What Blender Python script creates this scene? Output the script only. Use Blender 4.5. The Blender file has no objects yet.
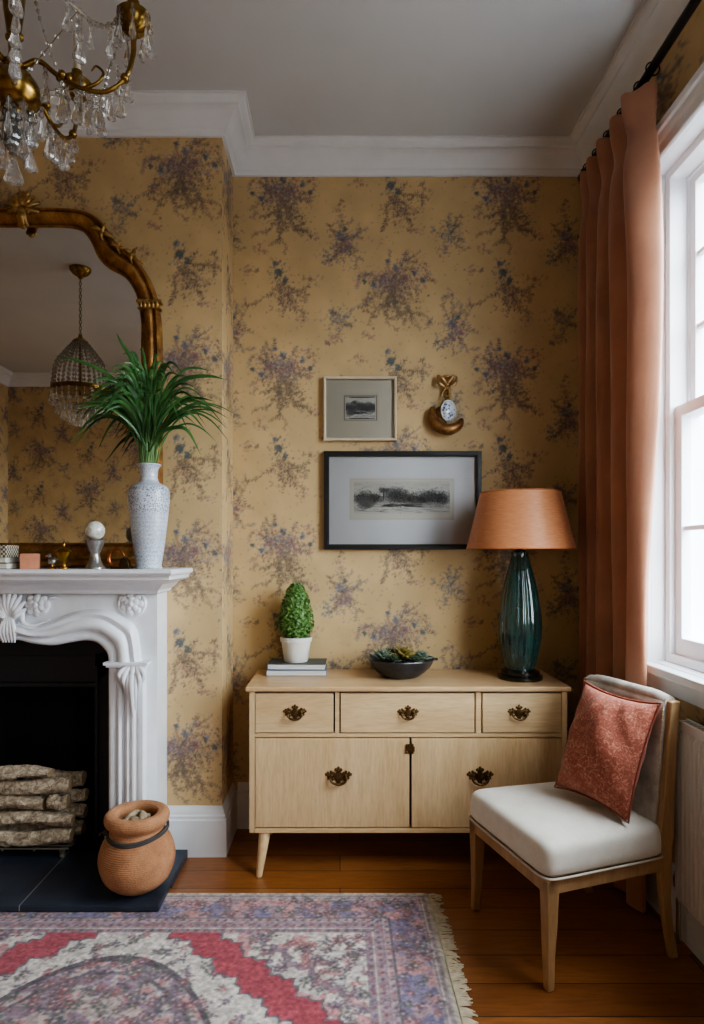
import bpy, bmesh, math, random
import numpy as np
from mathutils import Vector, Matrix, Euler
PI = math.pi
random.seed(7)
scene = bpy.context.scene
COL = scene.collection
FPX = 635.0
CAMZ = 1.37

# ------------------------------------------------------------------ helpers
def lin(c):
    """sRGB 0-255 -> linear tuple"""
    out = []
    for v in c[:3]:
        v = v / 255.0
        out.append(v / 12.92 if v <= 0.04045 else ((v + 0.055) / 1.055) ** 2.4)
    return tuple(out)

def lin_np(a):
    a = np.clip(a, 0, 255) / 255.0
    return np.where(a <= 0.04045, a / 12.92, ((a + 0.055) / 1.055) ** 2.4)

def catmull(pts, sub=6, closed=False):
    P = [Vector(p) for p in pts]
    n = len(P); out = []
    rng = range(n) if closed else range(n - 1)
    for i in rng:
        p1, p2 = P[i], P[(i + 1) % n]
        p0 = P[i - 1] if (i > 0 or closed) else p1 * 2 - p2
        p3 = P[(i + 2) % n] if (i + 2 < n or closed) else p2 * 2 - p1
        for k in range(sub):
            t = k / sub
            out.append(0.5 * ((2 * p1) + (p2 - p0) * t + (2 * p0 - 5 * p1 + 4 * p2 - p3) * t * t + (3 * p1 - p0 - 3 * p2 + p3) * t ** 3))
    if not closed:
        out.append(P[-1].copy())
    return out

class MB:
    def __init__(self):
        self.v = []; self.f = []; self.m = []
    def add(self, vs, fs, mi=0, mat=None):
        b = len(self.v)
        for p in vs:
            p = Vector(p)
            self.v.append(mat @ p if mat is not None else p)
        for f in fs:
            self.f.append([b + i for i in f]); self.m.append(mi)
        return self
    def box(self, x0, x1, y0, y1, z0, z1, mi=0, mat=None):
        vs = [(x0,y0,z0),(x1,y0,z0),(x1,y1,z0),(x0,y1,z0),(x0,y0,z1),(x1,y0,z1),(x1,y1,z1),(x0,y1,z1)]
        fs = [(0,3,2,1),(4,5,6,7),(0,1,5,4),(1,2,6,5),(2,3,7,6),(3,0,4,7)]
        return self.add(vs, fs, mi, mat)
    def lathe(self, prof, seg=32, c=(0,0,0), mi=0, mat=None, rib=None, sx=1, sy=1):
        vs = []; fs = []; n = len(prof)
        for (r, z) in prof:
            for k in range(seg):
                a = 2 * PI * k / seg
                rr = r * (rib(a, z) if rib else 1)
                vs.append((c[0] + rr * math.cos(a) * sx, c[1] + rr * math.sin(a) * sy, c[2] + z))
        for i in range(n - 1):
            for k in range(seg):
                k2 = (k + 1) % seg
                fs.append((i*seg+k, i*seg+k2, (i+1)*seg+k2, (i+1)*seg+k))
        if prof[0][0] > 1e-6: fs.append(tuple(range(seg))[::-1])
        if prof[-1][0] > 1e-6: fs.append(tuple((n-1)*seg + k for k in range(seg)))
        return self.add(vs, fs, mi, mat)
    def tube(self, pts, rad, seg=8, mi=0, caps=True, closed=False, mat=None):
        P = [Vector(p) for p in pts]; n = len(P)
        R = rad if isinstance(rad, (list, tuple)) else [rad] * n
        vs = []; fs = []
        up = None
        for i in range(n):
            if closed: t = P[(i+1) % n] - P[i-1]
            else: t = P[min(i+1, n-1)] - P[max(i-1, 0)]
            if t.length < 1e-9: t = Vector((0,0,1))
            t.normalize()
            if up is None:
                up = Vector((0,0,1)) if abs(t.z) < 0.9 else Vector((1,0,0))
            u = up - t * up.dot(t)
            if u.length < 1e-6: u = t.orthogonal()
            u.normalize(); w = t.cross(u); up = u
            for k in range(seg):
                a = 2 * PI * k / seg
                vs.append(P[i] + (u * math.cos(a) + w * math.sin(a)) * R[i])
        for i in range(n if closed else n - 1):
            j = (i + 1) % n
            for k in range(seg):
                k2 = (k + 1) % seg
                fs.append((i*seg+k, i*seg+k2, j*seg+k2, j*seg+k))
        if caps and not closed:
            fs.append(tuple(range(seg))[::-1]); fs.append(tuple((n-1)*seg+k for k in range(seg)))
        return self.add(vs, fs, mi, mat)
    def ball(self, c, r, seg=12, rings=8, s=(1,1,1), mi=0, mat=None):
        M = Matrix.Translation(c) @ Matrix.Diagonal((s[0], s[1], s[2], 1))
        if mat is not None: M = mat @ M
        prof = [(max(r * math.sin(PI * i / rings), 0), -r * math.cos(PI * i / rings)) for i in range(rings + 1)]
        prof[0] = (0, -r); prof[-1] = (0, r)
        return self.lathe(prof, seg, (0,0,0), mi, M)
    def prism(self, poly, a, b, axis='y', mi=0, mat=None):
        """poly: 2-D points; axis y -> (x,z) poly swept along y"""
        n = len(poly)
        def q(p, t):
            if axis == 'y': return (p[0], t, p[1])
            if axis == 'x': return (t, p[0], p[1])
            return (p[0], p[1], t)
        vs = [q(p, a) for p in poly] + [q(p, b) for p in poly]
        fs = [tuple(range(n)), tuple(range(2*n-1, n-1, -1))]
        for i in range(n):
            j = (i + 1) % n
            fs.append((i, n+i, n+j, j))
        return self.add(vs, fs, mi, mat)
    def grid(self, rows, mi=0, close_u=False, mat=None):
        """rows: list of equal length lists of points"""
        n = len(rows); m = len(rows[0])
        vs = [p for r in rows for p in r]; fs = []
        for i in range(n - 1):
            for j in range(m if close_u else m - 1):
                j2 = (j + 1) % m
                fs.append((i*m+j, i*m+j2, (i+1)*m+j2, (i+1)*m+j))
        return self.add(vs, fs, mi, mat)
    def build(self, name, mats, parent=None, smooth=40, bevel=0, bseg=2, subsurf=0, solid=0, merge=True):
        me = bpy.data.meshes.new(name)
        me.from_pydata([tuple(p) for p in self.v], [], self.f)
        if not isinstance(mats, (list, tuple)): mats = [mats]
        for m in mats: me.materials.append(m)
        me.polygons.foreach_set('material_index', self.m)
        bm = bmesh.new(); bm.from_mesh(me)
        if merge: bmesh.ops.remove_doubles(bm, verts=bm.verts, dist=1e-6)
        bmesh.ops.recalc_face_normals(bm, faces=bm.faces)
        bm.to_mesh(me); bm.free()
        if smooth:
            me.polygons.foreach_set('use_smooth', [True] * len(me.polygons))
            if smooth < 180: me.set_sharp_from_angle(angle=math.radians(smooth))
        o = bpy.data.objects.new(name, me); COL.objects.link(o)
        if parent is not None: o.parent = parent
        if solid:
            s = o.modifiers.new('s', 'SOLIDIFY'); s.thickness = solid; s.offset = 0
        if bevel:
            b = o.modifiers.new('b', 'BEVEL'); b.width = bevel; b.segments = bseg; b.limit_method = 'ANGLE'
            b.angle_limit = math.radians(40); b.harden_normals = False
        if subsurf:
            s = o.modifiers.new('ss', 'SUBSURF'); s.levels = subsurf; s.render_levels = subsurf
        return o

def tag(o, label=None, cat=None, group=None, kind=None):
    if label: o['label'] = label
    if cat: o['category'] = cat
    if group: o['group'] = group
    if kind: o['kind'] = kind
    return o

def thing(name, label, cat, loc=(0,0,0), rz=0, group=None):
    o = bpy.data.objects.new(name, None); COL.objects.link(o)
    o.empty_display_size = 0.05
    o.location = loc; o.rotation_euler = (0, 0, rz)
    return tag(o, label, cat, group)

def link_copy(src, name, parent, loc=(0,0,0), rot=(0,0,0), scale=(1,1,1)):
    o = src.copy(); o.name = name; COL.objects.link(o); o.parent = parent
    o.location = loc; o.rotation_euler = rot; o.scale = scale
    return o

# ------------------------------------------------------------------ materials
def new_mat(name):
    m = bpy.data.materials.new(name); m.use_nodes = True
    nt = m.node_tree; nt.nodes.clear()
    out = nt.nodes.new('ShaderNodeOutputMaterial'); b = nt.nodes.new('ShaderNodeBsdfPrincipled')
    nt.links.new(b.outputs[0], out.inputs[0])
    return m, nt, b, out

def coords(nt, scale=(1,1,1), rot=(0,0,0), kind='Object', off=(0,0,0)):
    tc = nt.nodes.new('ShaderNodeTexCoord'); mp = nt.nodes.new('ShaderNodeMapping')
    mp.inputs['Scale'].default_value = scale; mp.inputs['Location'].default_value = off; mp.inputs['Rotation'].default_value = rot
    nt.links.new(tc.outputs[kind], mp.inputs[0])
    return mp.outputs[0]

def noise(nt, vec, scale, detail=4, rough=0.55, dist=0):
    n = nt.nodes.new('ShaderNodeTexNoise'); n.inputs['Scale'].default_value = scale
    n.inputs['Detail'].default_value = detail; n.inputs['Roughness'].default_value = rough
    n.inputs['Distortion'].default_value = dist
    nt.links.new(vec, n.inputs['Vector'])
    return n.outputs[0]

def ramp(nt, fac, stops):
    r = nt.nodes.new('ShaderNodeValToRGB'); nt.links.new(fac, r.inputs[0])
    el = r.color_ramp.elements
    while len(el) < len(stops): el.new(0.5)
    for e, (p, c) in zip(el, stops):
        e.position = p; e.color = (*c, 1) if len(c) == 3 else c
    return r.outputs[0]

def mix(nt, fac, a, b, mode='MIX'):
    n = nt.nodes.new('ShaderNodeMix'); n.data_type = 'RGBA'; n.blend_type = mode
    for sock, val in ((n.inputs[0], fac), (n.inputs[6], a), (n.inputs[7], b)):
        if isinstance(val, (int, float)): sock.default_value = val
        elif isinstance(val, tuple): sock.default_value = (*val, 1) if len(val) == 3 else val
        else: nt.links.new(val, sock)
    return n.outputs[2]

def bump(nt, b, h, strength=0.2, dist=0.002):
    n = nt.nodes.new('ShaderNodeBump'); n.inputs['Strength'].default_value = strength
    n.inputs['Distance'].default_value = dist
    nt.links.new(h, n.inputs['Height']); nt.links.new(n.outputs[0], b.inputs['Normal'])

def simple(name, col, rough=0.5, metal=0.0, var=0.12, vscale=8, bscale=60, bstr=0.1, stretch=(1,1,1), dark=None, coat=0, spec=None, sheen=0, bdist=0.002):
    m, nt, b, out = new_mat(name)
    vec = coords(nt, stretch)
    c = lin(col)
    d = lin(dark) if dark else tuple(x * (1 - 2.2 * var) for x in c)
    n = noise(nt, vec, vscale, 5)
    base = ramp(nt, n, [(0.3, d), (0.7, c)])
    nt.links.new(base, b.inputs['Base Color'])
    b.inputs['Roughness'].default_value = rough; b.inputs['Metallic'].default_value = metal
    if coat: b.inputs['Coat Weight'].default_value = coat; b.inputs['Coat Roughness'].default_value = 0.08
    if spec is not None: b.inputs['Specular IOR Level'].default_value = spec
    if sheen: b.inputs['Sheen Weight'].default_value = sheen
    if bstr: bump(nt, b, noise(nt, vec, bscale, 4), bstr, bdist)
    return m

def wood(name, light, dark, axis='x', scale=5, rough=0.42, streak=14, bstr=0.06, coat=0.0):
    m, nt, b, out = new_mat(name)
    st = {'x': (0.10, 1, 1), 'y': (1, 0.10, 1), 'z': (1, 1, 0.10)}[axis]
    vec = coords(nt, tuple(s * scale for s in st))
    n1 = noise(nt, vec, 3.0, 6, 0.6, 0.6)
    n2 = noise(nt, vec, streak * 2.2, 3, 0.7)
    base = ramp(nt, n1, [(0.28, lin(dark)), (0.72, lin(light))])
    fine = ramp(nt, n2, [(0.35, (0.72, 0.70, 0.66)), (0.6, (1, 1, 1))])
    nt.links.new(mix(nt, 0.55, base, fine, 'MULTIPLY'), b.inputs['Base Color'])
    b.inputs['Roughness'].default_value = rough
    if coat: b.inputs['Coat Weight'].default_value = coat; b.inputs['Coat Roughness'].default_value = 0.15
    bump(nt, b, n2, bstr, 0.001)
    return m

def vcol_mat(name, rough=0.8, bscale=300, bstr=0.15, bdist=0.001, var=0.1, spec=0.3, sheen=0, vscale=5):
    m, nt, b, out = new_mat(name)
    a = nt.nodes.new('ShaderNodeAttribute'); a.attribute_name = 'Print'
    vec = coords(nt)
    n = ramp(nt, noise(nt, vec, vscale, 4), [(0.3, (1 - 2*var,) * 3), (0.7, (1, 1, 1))])
    nt.links.new(mix(nt, 1.0, a.outputs[0], n, 'MULTIPLY'), b.inputs['Base Color'])
    b.inputs['Roughness'].default_value = rough; b.inputs['Specular IOR Level'].default_value = spec
    if sheen: b.inputs['Sheen Weight'].default_value = sheen
    bump(nt, b, noise(nt, vec, bscale, 3), bstr, bdist)
    return m

def vgrid(name, us, vs, fn_pos, colfn, mat, holes=(), parent=None, flip=False):
    """dense grid with a per-vertex 'Print' colour. us, vs 1-D arrays; fn_pos(U,V)->xyz; colfn(U,V)->rgb 0-255 sRGB"""
    U, V = np.meshgrid(us, vs)
    xyz = fn_pos(U, V).reshape(-1, 3)
    n, m = len(vs), len(us)
    idx = np.arange(n * m).reshape(n, m)
    a, b_, c, d = idx[:-1, :-1], idx[:-1, 1:], idx[1:, 1:], idx[1:, :-1]
    quads = np.stack([a, b_, c, d] if not flip else [a, d, c, b_], -1)
    uc = 0.5 * (us[:-1] + us[1:]); vc = 0.5 * (vs[:-1] + vs[1:])
    UC, VC = np.meshgrid(uc, vc); keep = np.ones(UC.shape, bool)
    for (u0, u1, v0, v1) in holes:
        keep &= ~((UC > u0) & (UC < u1) & (VC > v0) & (VC < v1))
    quads = quads[keep].reshape(-1, 4)
    me = bpy.data.meshes.new(name)
    me.vertices.add(len(xyz)); me.vertices.foreach_set('co', xyz.astype(np.float32).ravel())
    nq = len(quads)
    me.loops.add(nq * 4); me.loops.foreach_set('vertex_index', quads.astype(np.int32).ravel())
    me.polygons.add(nq)
    me.polygons.foreach_set('loop_start', np.arange(0, nq * 4, 4, dtype=np.int32))
    me.update(calc_edges=True)
    me.polygons.foreach_set('use_smooth', np.ones(nq, bool))
    rgb = lin_np(colfn(U, V).reshape(-1, 3))
    at = me.attributes.new('Print', 'FLOAT_COLOR', 'POINT')
    at.data.foreach_set('color', np.concatenate([rgb, np.ones((len(rgb), 1))], 1).astype(np.float32).ravel())
    me.materials.append(mat)
    o = bpy.data.objects.new(name, me); COL.objects.link(o)
    if parent is not None: o.parent = parent
    return o

def vnoise(x, y, seed, octaves=3):
    out = 0; amp = 1; tot = 0
    for k in range(octaves):
        r = np.random.RandomState(seed + k * 17).rand(64, 64)
        xi = np.floor(x).astype(int); yi = np.floor(y).astype(int)
        fx = x - xi; fy = y - yi
        fx = fx * fx * (3 - 2 * fx); fy = fy * fy * (3 - 2 * fy)
        g = lambda i, j: r[(yi + j) % 64, (xi + i) % 64]
        v = (g(0,0) * (1-fx) + g(1,0) * fx) * (1-fy) + (g(0,1) * (1-fx) + g(1,1) * fx) * fy
        out = out + v * amp; tot += amp; amp *= 0.5; x = x * 2.03 + 5.1; y = y * 2.03 + 3.7
    return out / tot

class Canvas:
    """wrap-around RGB raster used to work out per-vertex print colours"""
    def __init__(self, w, h, res, base):
        self.w, self.h, self.res = w, h, res
        self.nx, self.ny = int(round(w / res)), int(round(h / res))
        self.a = np.zeros((self.ny, self.nx, 3)) + np.array(base, float)
    def ell(self, cx, cy, ra, rb, ang, col, alpha=1.0):
        R = max(ra, rb); k = int(R / self.res) + 2
        ix = int(round(cx / self.res)); iy = int(round(cy / self.res))
        xs = np.arange(ix - k, ix + k + 1); ys = np.arange(iy - k, iy + k + 1)
        X, Y = np.meshgrid(xs * self.res - cx, ys * self.res - cy)
        ca, sa = math.cos(ang), math.sin(ang)
        p = (X * ca + Y * sa) / ra; q = (-X * sa + Y * ca) / rb
        d = np.sqrt(p * p + q * q)
        soft = self.res / min(ra, rb)
        al = np.clip((1 - d) / soft + 0.5, 0, 1) * alpha
        I = np.ix_(ys % self.ny, xs % self.nx)
        self.a[I] = self.a[I] * (1 - al[..., None]) + np.array(col, float) * al[..., None]
    def line(self, pts, r, col, alpha=1.0):
        for (a, b) in zip(pts[:-1], pts[1:]):
            L = math.hypot(b[0]-a[0], b[1]-a[1])
            if L > 1e-6:
                self.ell((a[0]+b[0])/2, (a[1]+b[1])/2, L/2 + r, r, math.atan2(b[1]-a[1], b[0]-a[0]), col, alpha)
    def sample(self, x, y):
        fx = (x / self.res) % self.nx; fy = (y / self.res) % self.ny
        xi = np.floor(fx).astype(int); yi = np.floor(fy).astype(int)
        tx = (fx - xi)[..., None]; ty = (fy - yi)[..., None]
        g = lambda i, j: self.a[(yi + j) % self.ny, (xi + i) % self.nx]
        return (g(0,0)*(1-tx) + g(1,0)*tx)*(1-ty) + (g(0,1)*(1-tx) + g(1,1)*tx)*ty
# ------------------------------------------------------------------ wallpaper print
TW, TH = 1.13, 0.887
WP = Canvas(TW, TH, 0.0022, (203, 175, 130))
DARKS = [(104, 90, 78), (118, 100, 84), (98, 90, 90), (128, 108, 90)]
BLUES = [(104, 112, 130), (122, 130, 144), (92, 98, 112), (140, 144, 152)]
MAUVE = [(164, 116, 110), (150, 112, 114), (176, 132, 120), (134, 108, 116), (166, 144, 144)]
TEAL = [(86, 100, 104), (96, 110, 108), (80, 92, 100)]
GREYS = [(136, 122, 104), (150, 132, 104), (120, 108, 96)]

def sprig(cx, cy, ang, L, rng, cols, dens=1.0, curl=0.8, depth=0):
    """a drawn branch with small leaves along it"""
    n = max(4, int(L / 0.010)); x, y, a = cx, cy, ang
    bend = rng.uniform(-curl, curl) / n
    pts = [(x, y)]
    for i in range(n):
        a += bend + rng.uniform(-0.22, 0.22)
        x += math.cos(a) * L / n; y += math.sin(a) * L / n
        pts.append((x, y))
        if rng.random() < 1.0 * dens:
            for s in (-1, 1):
                if rng.random() < 0.85:
                    la = a + s * rng.uniform(0.5, 1.3); ll = rng.uniform(0.0035, 0.0085)
                    WP.ell(x + math.cos(la) * ll, y + math.sin(la) * ll, ll, ll * rng.uniform(0.32, 0.5), la,
                           rng.choice(cols), rng.uniform(0.45, 0.88))
        if depth < 1 and rng.random() < 0.16:
            sprig(x, y, a + rng.choice([-1, 1]) * rng.uniform(0.5, 1.1), L * rng.uniform(0.25, 0.45), rng, cols, dens, curl, depth + 1)
    WP.line(pts, 0.0010, rng.choice(DARKS), 0.42)
    return pts[-1]

def bloom(cx, cy, r, rng, cols):
    for k in range(7):
        a = k * 0.9 + rng.random(); rr = r * rng.uniform(0.35, 0.7)
        WP.ell(cx + math.cos(a) * rr, cy + math.sin(a) * rr, r * 0.42, r * 0.3, a, rng.choice(cols), 0.8)
    for k in range(4):
        a = rng.random() * 6.28
        WP.ell(cx + math.cos(a) * r * .3, cy + math.sin(a) * r * .3, r * 0.2, r * 0.1, a, rng.choice(DARKS), 0.8)
    WP.ell(cx, cy, r * 0.22, r * 0.2, 0, rng.choice(DARKS), 0.8)

def speck(cx, cy, sx, sy, n, rng, cols, amin=0.5):
    for _ in range(n):
        x = cx + rng.gauss(0, sx); y = cy + rng.gauss(0, sy); l = rng.uniform(0.003, 0.0075)
        WP.ell(x, y, l, l * rng.uniform(0.35, 0.7), rng.random() * 3.14, rng.choice(cols), rng.uniform(amin*.7, 0.8))

def paint_wallpaper():
    for li, (ox, oy) in enumerate([(0, 0), (TW / 2, TH / 2)]):
        rng = random.Random(40 + li)
        P = lambda dx, dy: (ox + dx * 0.00286, oy - dy * 0.00286)      # photo-measured offsets, y down
        # big bouquet: dense head, trailing sprigs
        x, y = P(0, 0)
        for a in (0.15, 0.5, 2.7, 3.05, 1.2, 1.9, -0.35, 3.6): sprig(x, y + .01, a, rng.uniform(.13, .2), rng, DARKS + MAUVE + BLUES, 1.0)
        for a in (-1.35, -1.75, -1.0, -2.1, -1.5): sprig(x, y, a, rng.uniform(.14, .23), rng, DARKS + GREYS, 1.0)
        for (dx, dy, r, c) in [(-18, -14, .024, MAUVE), (4, -30, .022, BLUES), (20, -12, .026, MAUVE), (-34, 2, .018, BLUES), (38, -22, .02, BLUES),
                               (0, 2, .02, MAUVE), (-10, -42, .014, BLUES), (52, -8, .014, TEAL), (12, 18, .016, MAUVE), (-50, -6, .014, TEAL)]:
            bloom(*P(dx, dy), r, rng, c)
        speck(*P(0, -8), .055, .035, 430, rng, DARKS + BLUES + MAUVE)
        speck(*P(5, 30), .06, .045, 320, rng, DARKS + GREYS)
        speck(*P(50, -30), .03, .02, 50, rng, DARKS + MAUVE)
        # upright spray
        x, y = P(-90, -75)
        for a in (1.3, 1.8, 0.7, 2.3, -1.0, -1.8, -2.4, 0.1): sprig(x, y, a, rng.uniform(.07, .15), rng, DARKS + GREYS + BLUES, 1.0)
        for (dx, dy, r, c) in [(-95, -88, .02, BLUES), (-78, -70, .022, MAUVE), (-92, -60, .018, MAUVE), (-84, -98, .014, TEAL)]: bloom(*P(dx, dy), r, rng, c)
        speck(*P(-88, -72), .035, .05, 300, rng, DARKS + BLUES + MAUVE)
        speck(*P(-120, -50), .02, .02, 36, rng, TEAL + BLUES)
        # teal-headed trailing stem
        x, y = P(0, -160)
        for a in (-1.2, -1.7, -0.7, -2.2, -0.3): sprig(x, y, a, rng.uniform(.12, .2), rng, DARKS + GREYS, 1.0)
        for (dx, dy, r, c) in [(-4, -176, .024, TEAL), (-10, -192, .016, BLUES), (8, -164, .018, TEAL)]: bloom(*P(dx, dy), r, rng, c)
        speck(*P(-4, -176), .022, .032, 70, rng, TEAL + BLUES + DARKS)
        speck(*P(10, -130), .045, .045, 190, rng, DARKS + GREYS + MAUVE[:2])
        # light airy sprig
        x, y = P(-95, 70)
        for a in (1.0, 1.6, 2.2, 0.3, 2.9, -1.4): sprig(x, y, a, rng.uniform(.06, .12), rng, GREYS + BLUES + DARKS, 0.9)
        speck(*P(-95, 64), .04, .045, 150, rng, GREYS + BLUES)
        for (dx, dy) in [(-40, 90), (60, 70), (-140, -10), (90, -60), (-60, 130), (40, -95), (100, 20)]:
            sprig(*P(dx, dy), rng.random() * 6.28, rng.uniform(.03, .06), rng, GREYS + DARKS, 0.8)
            speck(*P(dx, dy), .02, .015, 26, rng, GREYS + MAUVE)
    rng = random.Random(77)
    for _ in range(420):
        l = rng.uniform(.003, .008); WP.ell(rng.random() * TW, rng.random() * TH, l, l * .5, rng.random() * 3.14, rng.choice(GREYS), rng.uniform(.15, .4))
    H, W = WP.a.shape[:2]
    return
paint_wallpaper()

def wp_col(u, v):
    c = WP.sample(u, v)
    m = vnoise(u * 9 + 40, v * 9 + 40, 5, 3)[..., None]
    return c * (0.93 + 0.13 * m)

MAT_WP = vcol_mat('wallpaper', rough=0.62, bscale=260, bstr=0.22, var=0.03, spec=0.35)
MAT_PAINT = simple('white_paint', (230, 232, 234), rough=0.42, var=0.03, bscale=25, bstr=0.04)
MAT_CEIL = simple('ceiling_paint', (209, 210, 211), rough=0.9, var=0.03, vscale=2, bscale=90, bstr=0.05)
MAT_SURR = simple('mantel_paint', (236, 238, 243), rough=0.38, var=0.04, vscale=14, bscale=40, bstr=0.12)

# ------------------------------------------------------------------ room shell
XR, YB, YC, ZC = 1.24, 3.20, 2.90, 3.40          # right wall, back wall, chimney front, ceiling
XCR, XCL, XL, YF = -0.539, -2.29, -3.76, -1.43   # chimney sides, left wall, wall behind
CCX = -1.415                                      # chimney centre
A0 = (393 - 340) / 198.4; A0z = CAMZ + (555 - 285) / 198.4

def fine(a, b, step): return np.linspace(a, b, max(2, int(round((b - a) / step)) + 1))
def struct(o): o['kind'] = 'structure'; return o

vgrid_back = struct(vgrid('wall_back', fine(XCR, XR, .005), fine(0, ZC, .005), lambda U, V: np.stack([U, U * 0 + YB, V], -1),
      lambda U, V: wp_col(U - A0, V - A0z), MAT_WP))
struct(vgrid('wall_alcove_left', fine(XL, XCL, .015), fine(0, ZC, .015), lambda U, V: np.stack([U, U * 0 + YB, V], -1),
      lambda U, V: wp_col(U - A0, V - A0z), MAT_WP))
# chimney breast: fine front with the fireplace opening, plus the returns
CA = (182 - 340) * YC / FPX; CAz = CAMZ + (555 - 170) * YC / FPX
us = np.unique(np.concatenate([fine(XCL, CCX - .44, .012), fine(CCX - .44, CCX + .44, .005), fine(CCX + .44, XCR, .005)]))
vs = np.unique(np.concatenate([fine(0, 1.03, .005), fine(1.03, ZC, .005)]))
struct(vgrid('wall_chimney', us, vs, lambda U, V: np.stack([U, U * 0 + YC, V], -1), lambda U, V: wp_col(U - CA, V - CAz), MAT_WP,
      holes=[(CCX - .44, CCX + .44, -1, 1.03)]))
struct(vgrid('wall_chimney_right', fine(YC, YB, .005), fine(0, ZC, .006), lambda U, V: np.stack([U * 0 + XCR, U, V], -1),
      lambda U, V: wp_col(U + .33, V - CAz), MAT_WP))
struct(vgrid('wall_chimney_left', fine(YC, YB, .015), fine(0, ZC, .015), lambda U, V: np.stack([U * 0 + XCL, U, V], -1),
      lambda U, V: wp_col(U + .33, V - CAz), MAT_WP))
WIN = [(1.12, 2.52, .95, 2.88), (-1.05, -0.10, .95, 2.88)]  # second opening: unseen window added to light the room from the front
us = np.unique(np.concatenate([fine(YF, -1.05, .012), fine(-1.05, -.10, .02), fine(-.10, 1.12, .012), fine(1.12, 2.52, .02), fine(2.52, YB, .006)]))
vs = np.unique(np.concatenate([fine(0, .95, .012), fine(.95, 2.88, .009), fine(2.88, ZC, .012)]))
struct(vgrid('wall_right', us, vs, lambda U, V: np.stack([U * 0 + XR, U, V], -1), lambda U, V: wp_col(U * -1 + .2, V - A0z), MAT_WP, holes=WIN))
struct(vgrid('wall_rear', fine(XL, XR, .010), fine(0, ZC, .010), lambda U, V: np.stack([U, U * 0 + YF, V], -1), lambda U, V: wp_col(-U, V - A0z + .2), MAT_WP))
struct(vgrid('wall_left', fine(YF, YB, .015), fine(0, ZC, .015), lambda U, V: np.stack([U * 0 + XL, U, V], -1), lambda U, V: wp_col(U, V - A0z), MAT_WP))

# floor boards
m, nt, b, out = new_mat('floor_boards')
vec = coords(nt)
br = nt.nodes.new('ShaderNodeTexBrick'); nt.links.new(vec, br.inputs['Vector'])
br.inputs['Scale'].default_value = 1; br.inputs['Brick Width'].default_value = 1.9; br.inputs['Row Height'].default_value = 0.145
br.inputs['Mortar Size'].default_value = 0.0022; br.inputs['Mortar Smooth'].default_value = 0.3; br.offset = 0.37
br.inputs['Color1'].default_value = (*lin((172, 112, 64)), 1); br.inputs['Color2'].default_value = (*lin((142, 88, 48)), 1)
br.inputs['Mortar'].default_value = (*lin((34, 20, 12)), 1)
v2 = coords(nt, (0.9, 9, 1))
g = noise(nt, v2, 6, 6, 0.65, 1.2)
gr = ramp(nt, g, [(0.25, (0.52, 0.47, 0.44)), (0.65, (1, 1, 1))])
big = ramp(nt, noise(nt, coords(nt), 1.7, 3), [(0.3, (0.68, 0.62, 0.58)), (0.7, (1, 1, 1))])
nt.links.new(mix(nt, 0.75, mix(nt, 0.85, br.outputs[0], gr, 'MULTIPLY'), big, 'MULTIPLY'), b.inputs['Base Color'])
b.inputs['Roughness'].default_value = 0.36; b.inputs['Coat Weight'].default_value = 0.25; b.inputs['Coat Roughness'].default_value = 0.22
bump(nt, b, mix(nt, 0.5, br.outputs['Fac'], g), 0.12, 0.002)
MAT_FLOOR = m
mb = MB(); mb.box(XL, XR, YF, YB, -0.05, 0)
struct(mb.build('floor', MAT_FLOOR, smooth=0))
mb = MB(); mb.box(XL, XR, YF, YB, ZC, ZC + .05)
struct(mb.build('ceiling', MAT_CEIL, smooth=0))

def sweep_profile(mb, prof, corners):
    """prof: (out, z) points; corners: plan polyline [(x,y)...] with mitre, 'out' is to the right-hand side of travel"""
    n = len(corners); rows = []
    for i, (x, y) in enumerate(corners):
        p = Vector((x, y))
        d0 = (p - Vector(corners[i-1])).normalized() if i > 0 else None
        d1 = (Vector(corners[i+1]) - p).normalized() if i < n - 1 else None
        nrm = []
        for d in (d0, d1):
            if d is not None: nrm.append(Vector((d.y, -d.x)))
        if len(nrm) == 2:
            h = (nrm[0] + nrm[1]); h = h / max(1e-6, (1 + nrm[0].dot(nrm[1])))
        else: h = nrm[0]
        rows.append([(x + h.x * o, y + h.y * o, z) for (o, z) in prof])
    mb.grid(rows)

CORN = [(0, 3.275), (.014, 3.275), (.016, 3.288), (.022, 3.296), (.022, 3.306), (.030, 3.312), (.040, 3.330), (.058, 3.350), (.078, 3.362), (.090, 3.365),
        (.090, 3.374), (.100, 3.378), (.112, 3.384), (.118, 3.392), (.128, 3.392), (.128, 3.3995)]
for i, run in enumerate([
        [(XCL, YB), (XCL, YC), (XCR, YC), (XCR, YB), (XR, YB), (XR, YF)],
        [(XR, YF), (XL, YF), (XL, YB), (XCL, YB)]]):
    mb = MB(); sweep_profile(mb, CORN, run)
    struct(mb.build('trim_%d' % (i + 1), MAT_PAINT, smooth=25))
BASE = [(.024, 0), (.024, .165), (.020, .172), (.020, .184), (.014, .190), (.011, .206), (.006, .216), (.003, .226), (0, .226)]
for nm, run in [('baseboard_chimney', [(-.788, YC), (XCR, YC), (XCR, YB)]),
                ('baseboard_back', [(XCR + .0242, YB), (XR, YB)]),
                ('baseboard_right', [(XR, YB - .0242), (XR, YF)]),
                ('baseboard_rear', [(XR - .0242, YF), (XL, YF)]),
                ('baseboard_left', [(XL, YF + .0242), (XL, YB), (XCL, YB), (XCL, YC), (CCX - .627, YC)])]:
    mb = MB(); sweep_profile(mb, BASE, run)
    struct(mb.build(nm, MAT_PAINT, smooth=25))

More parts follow.
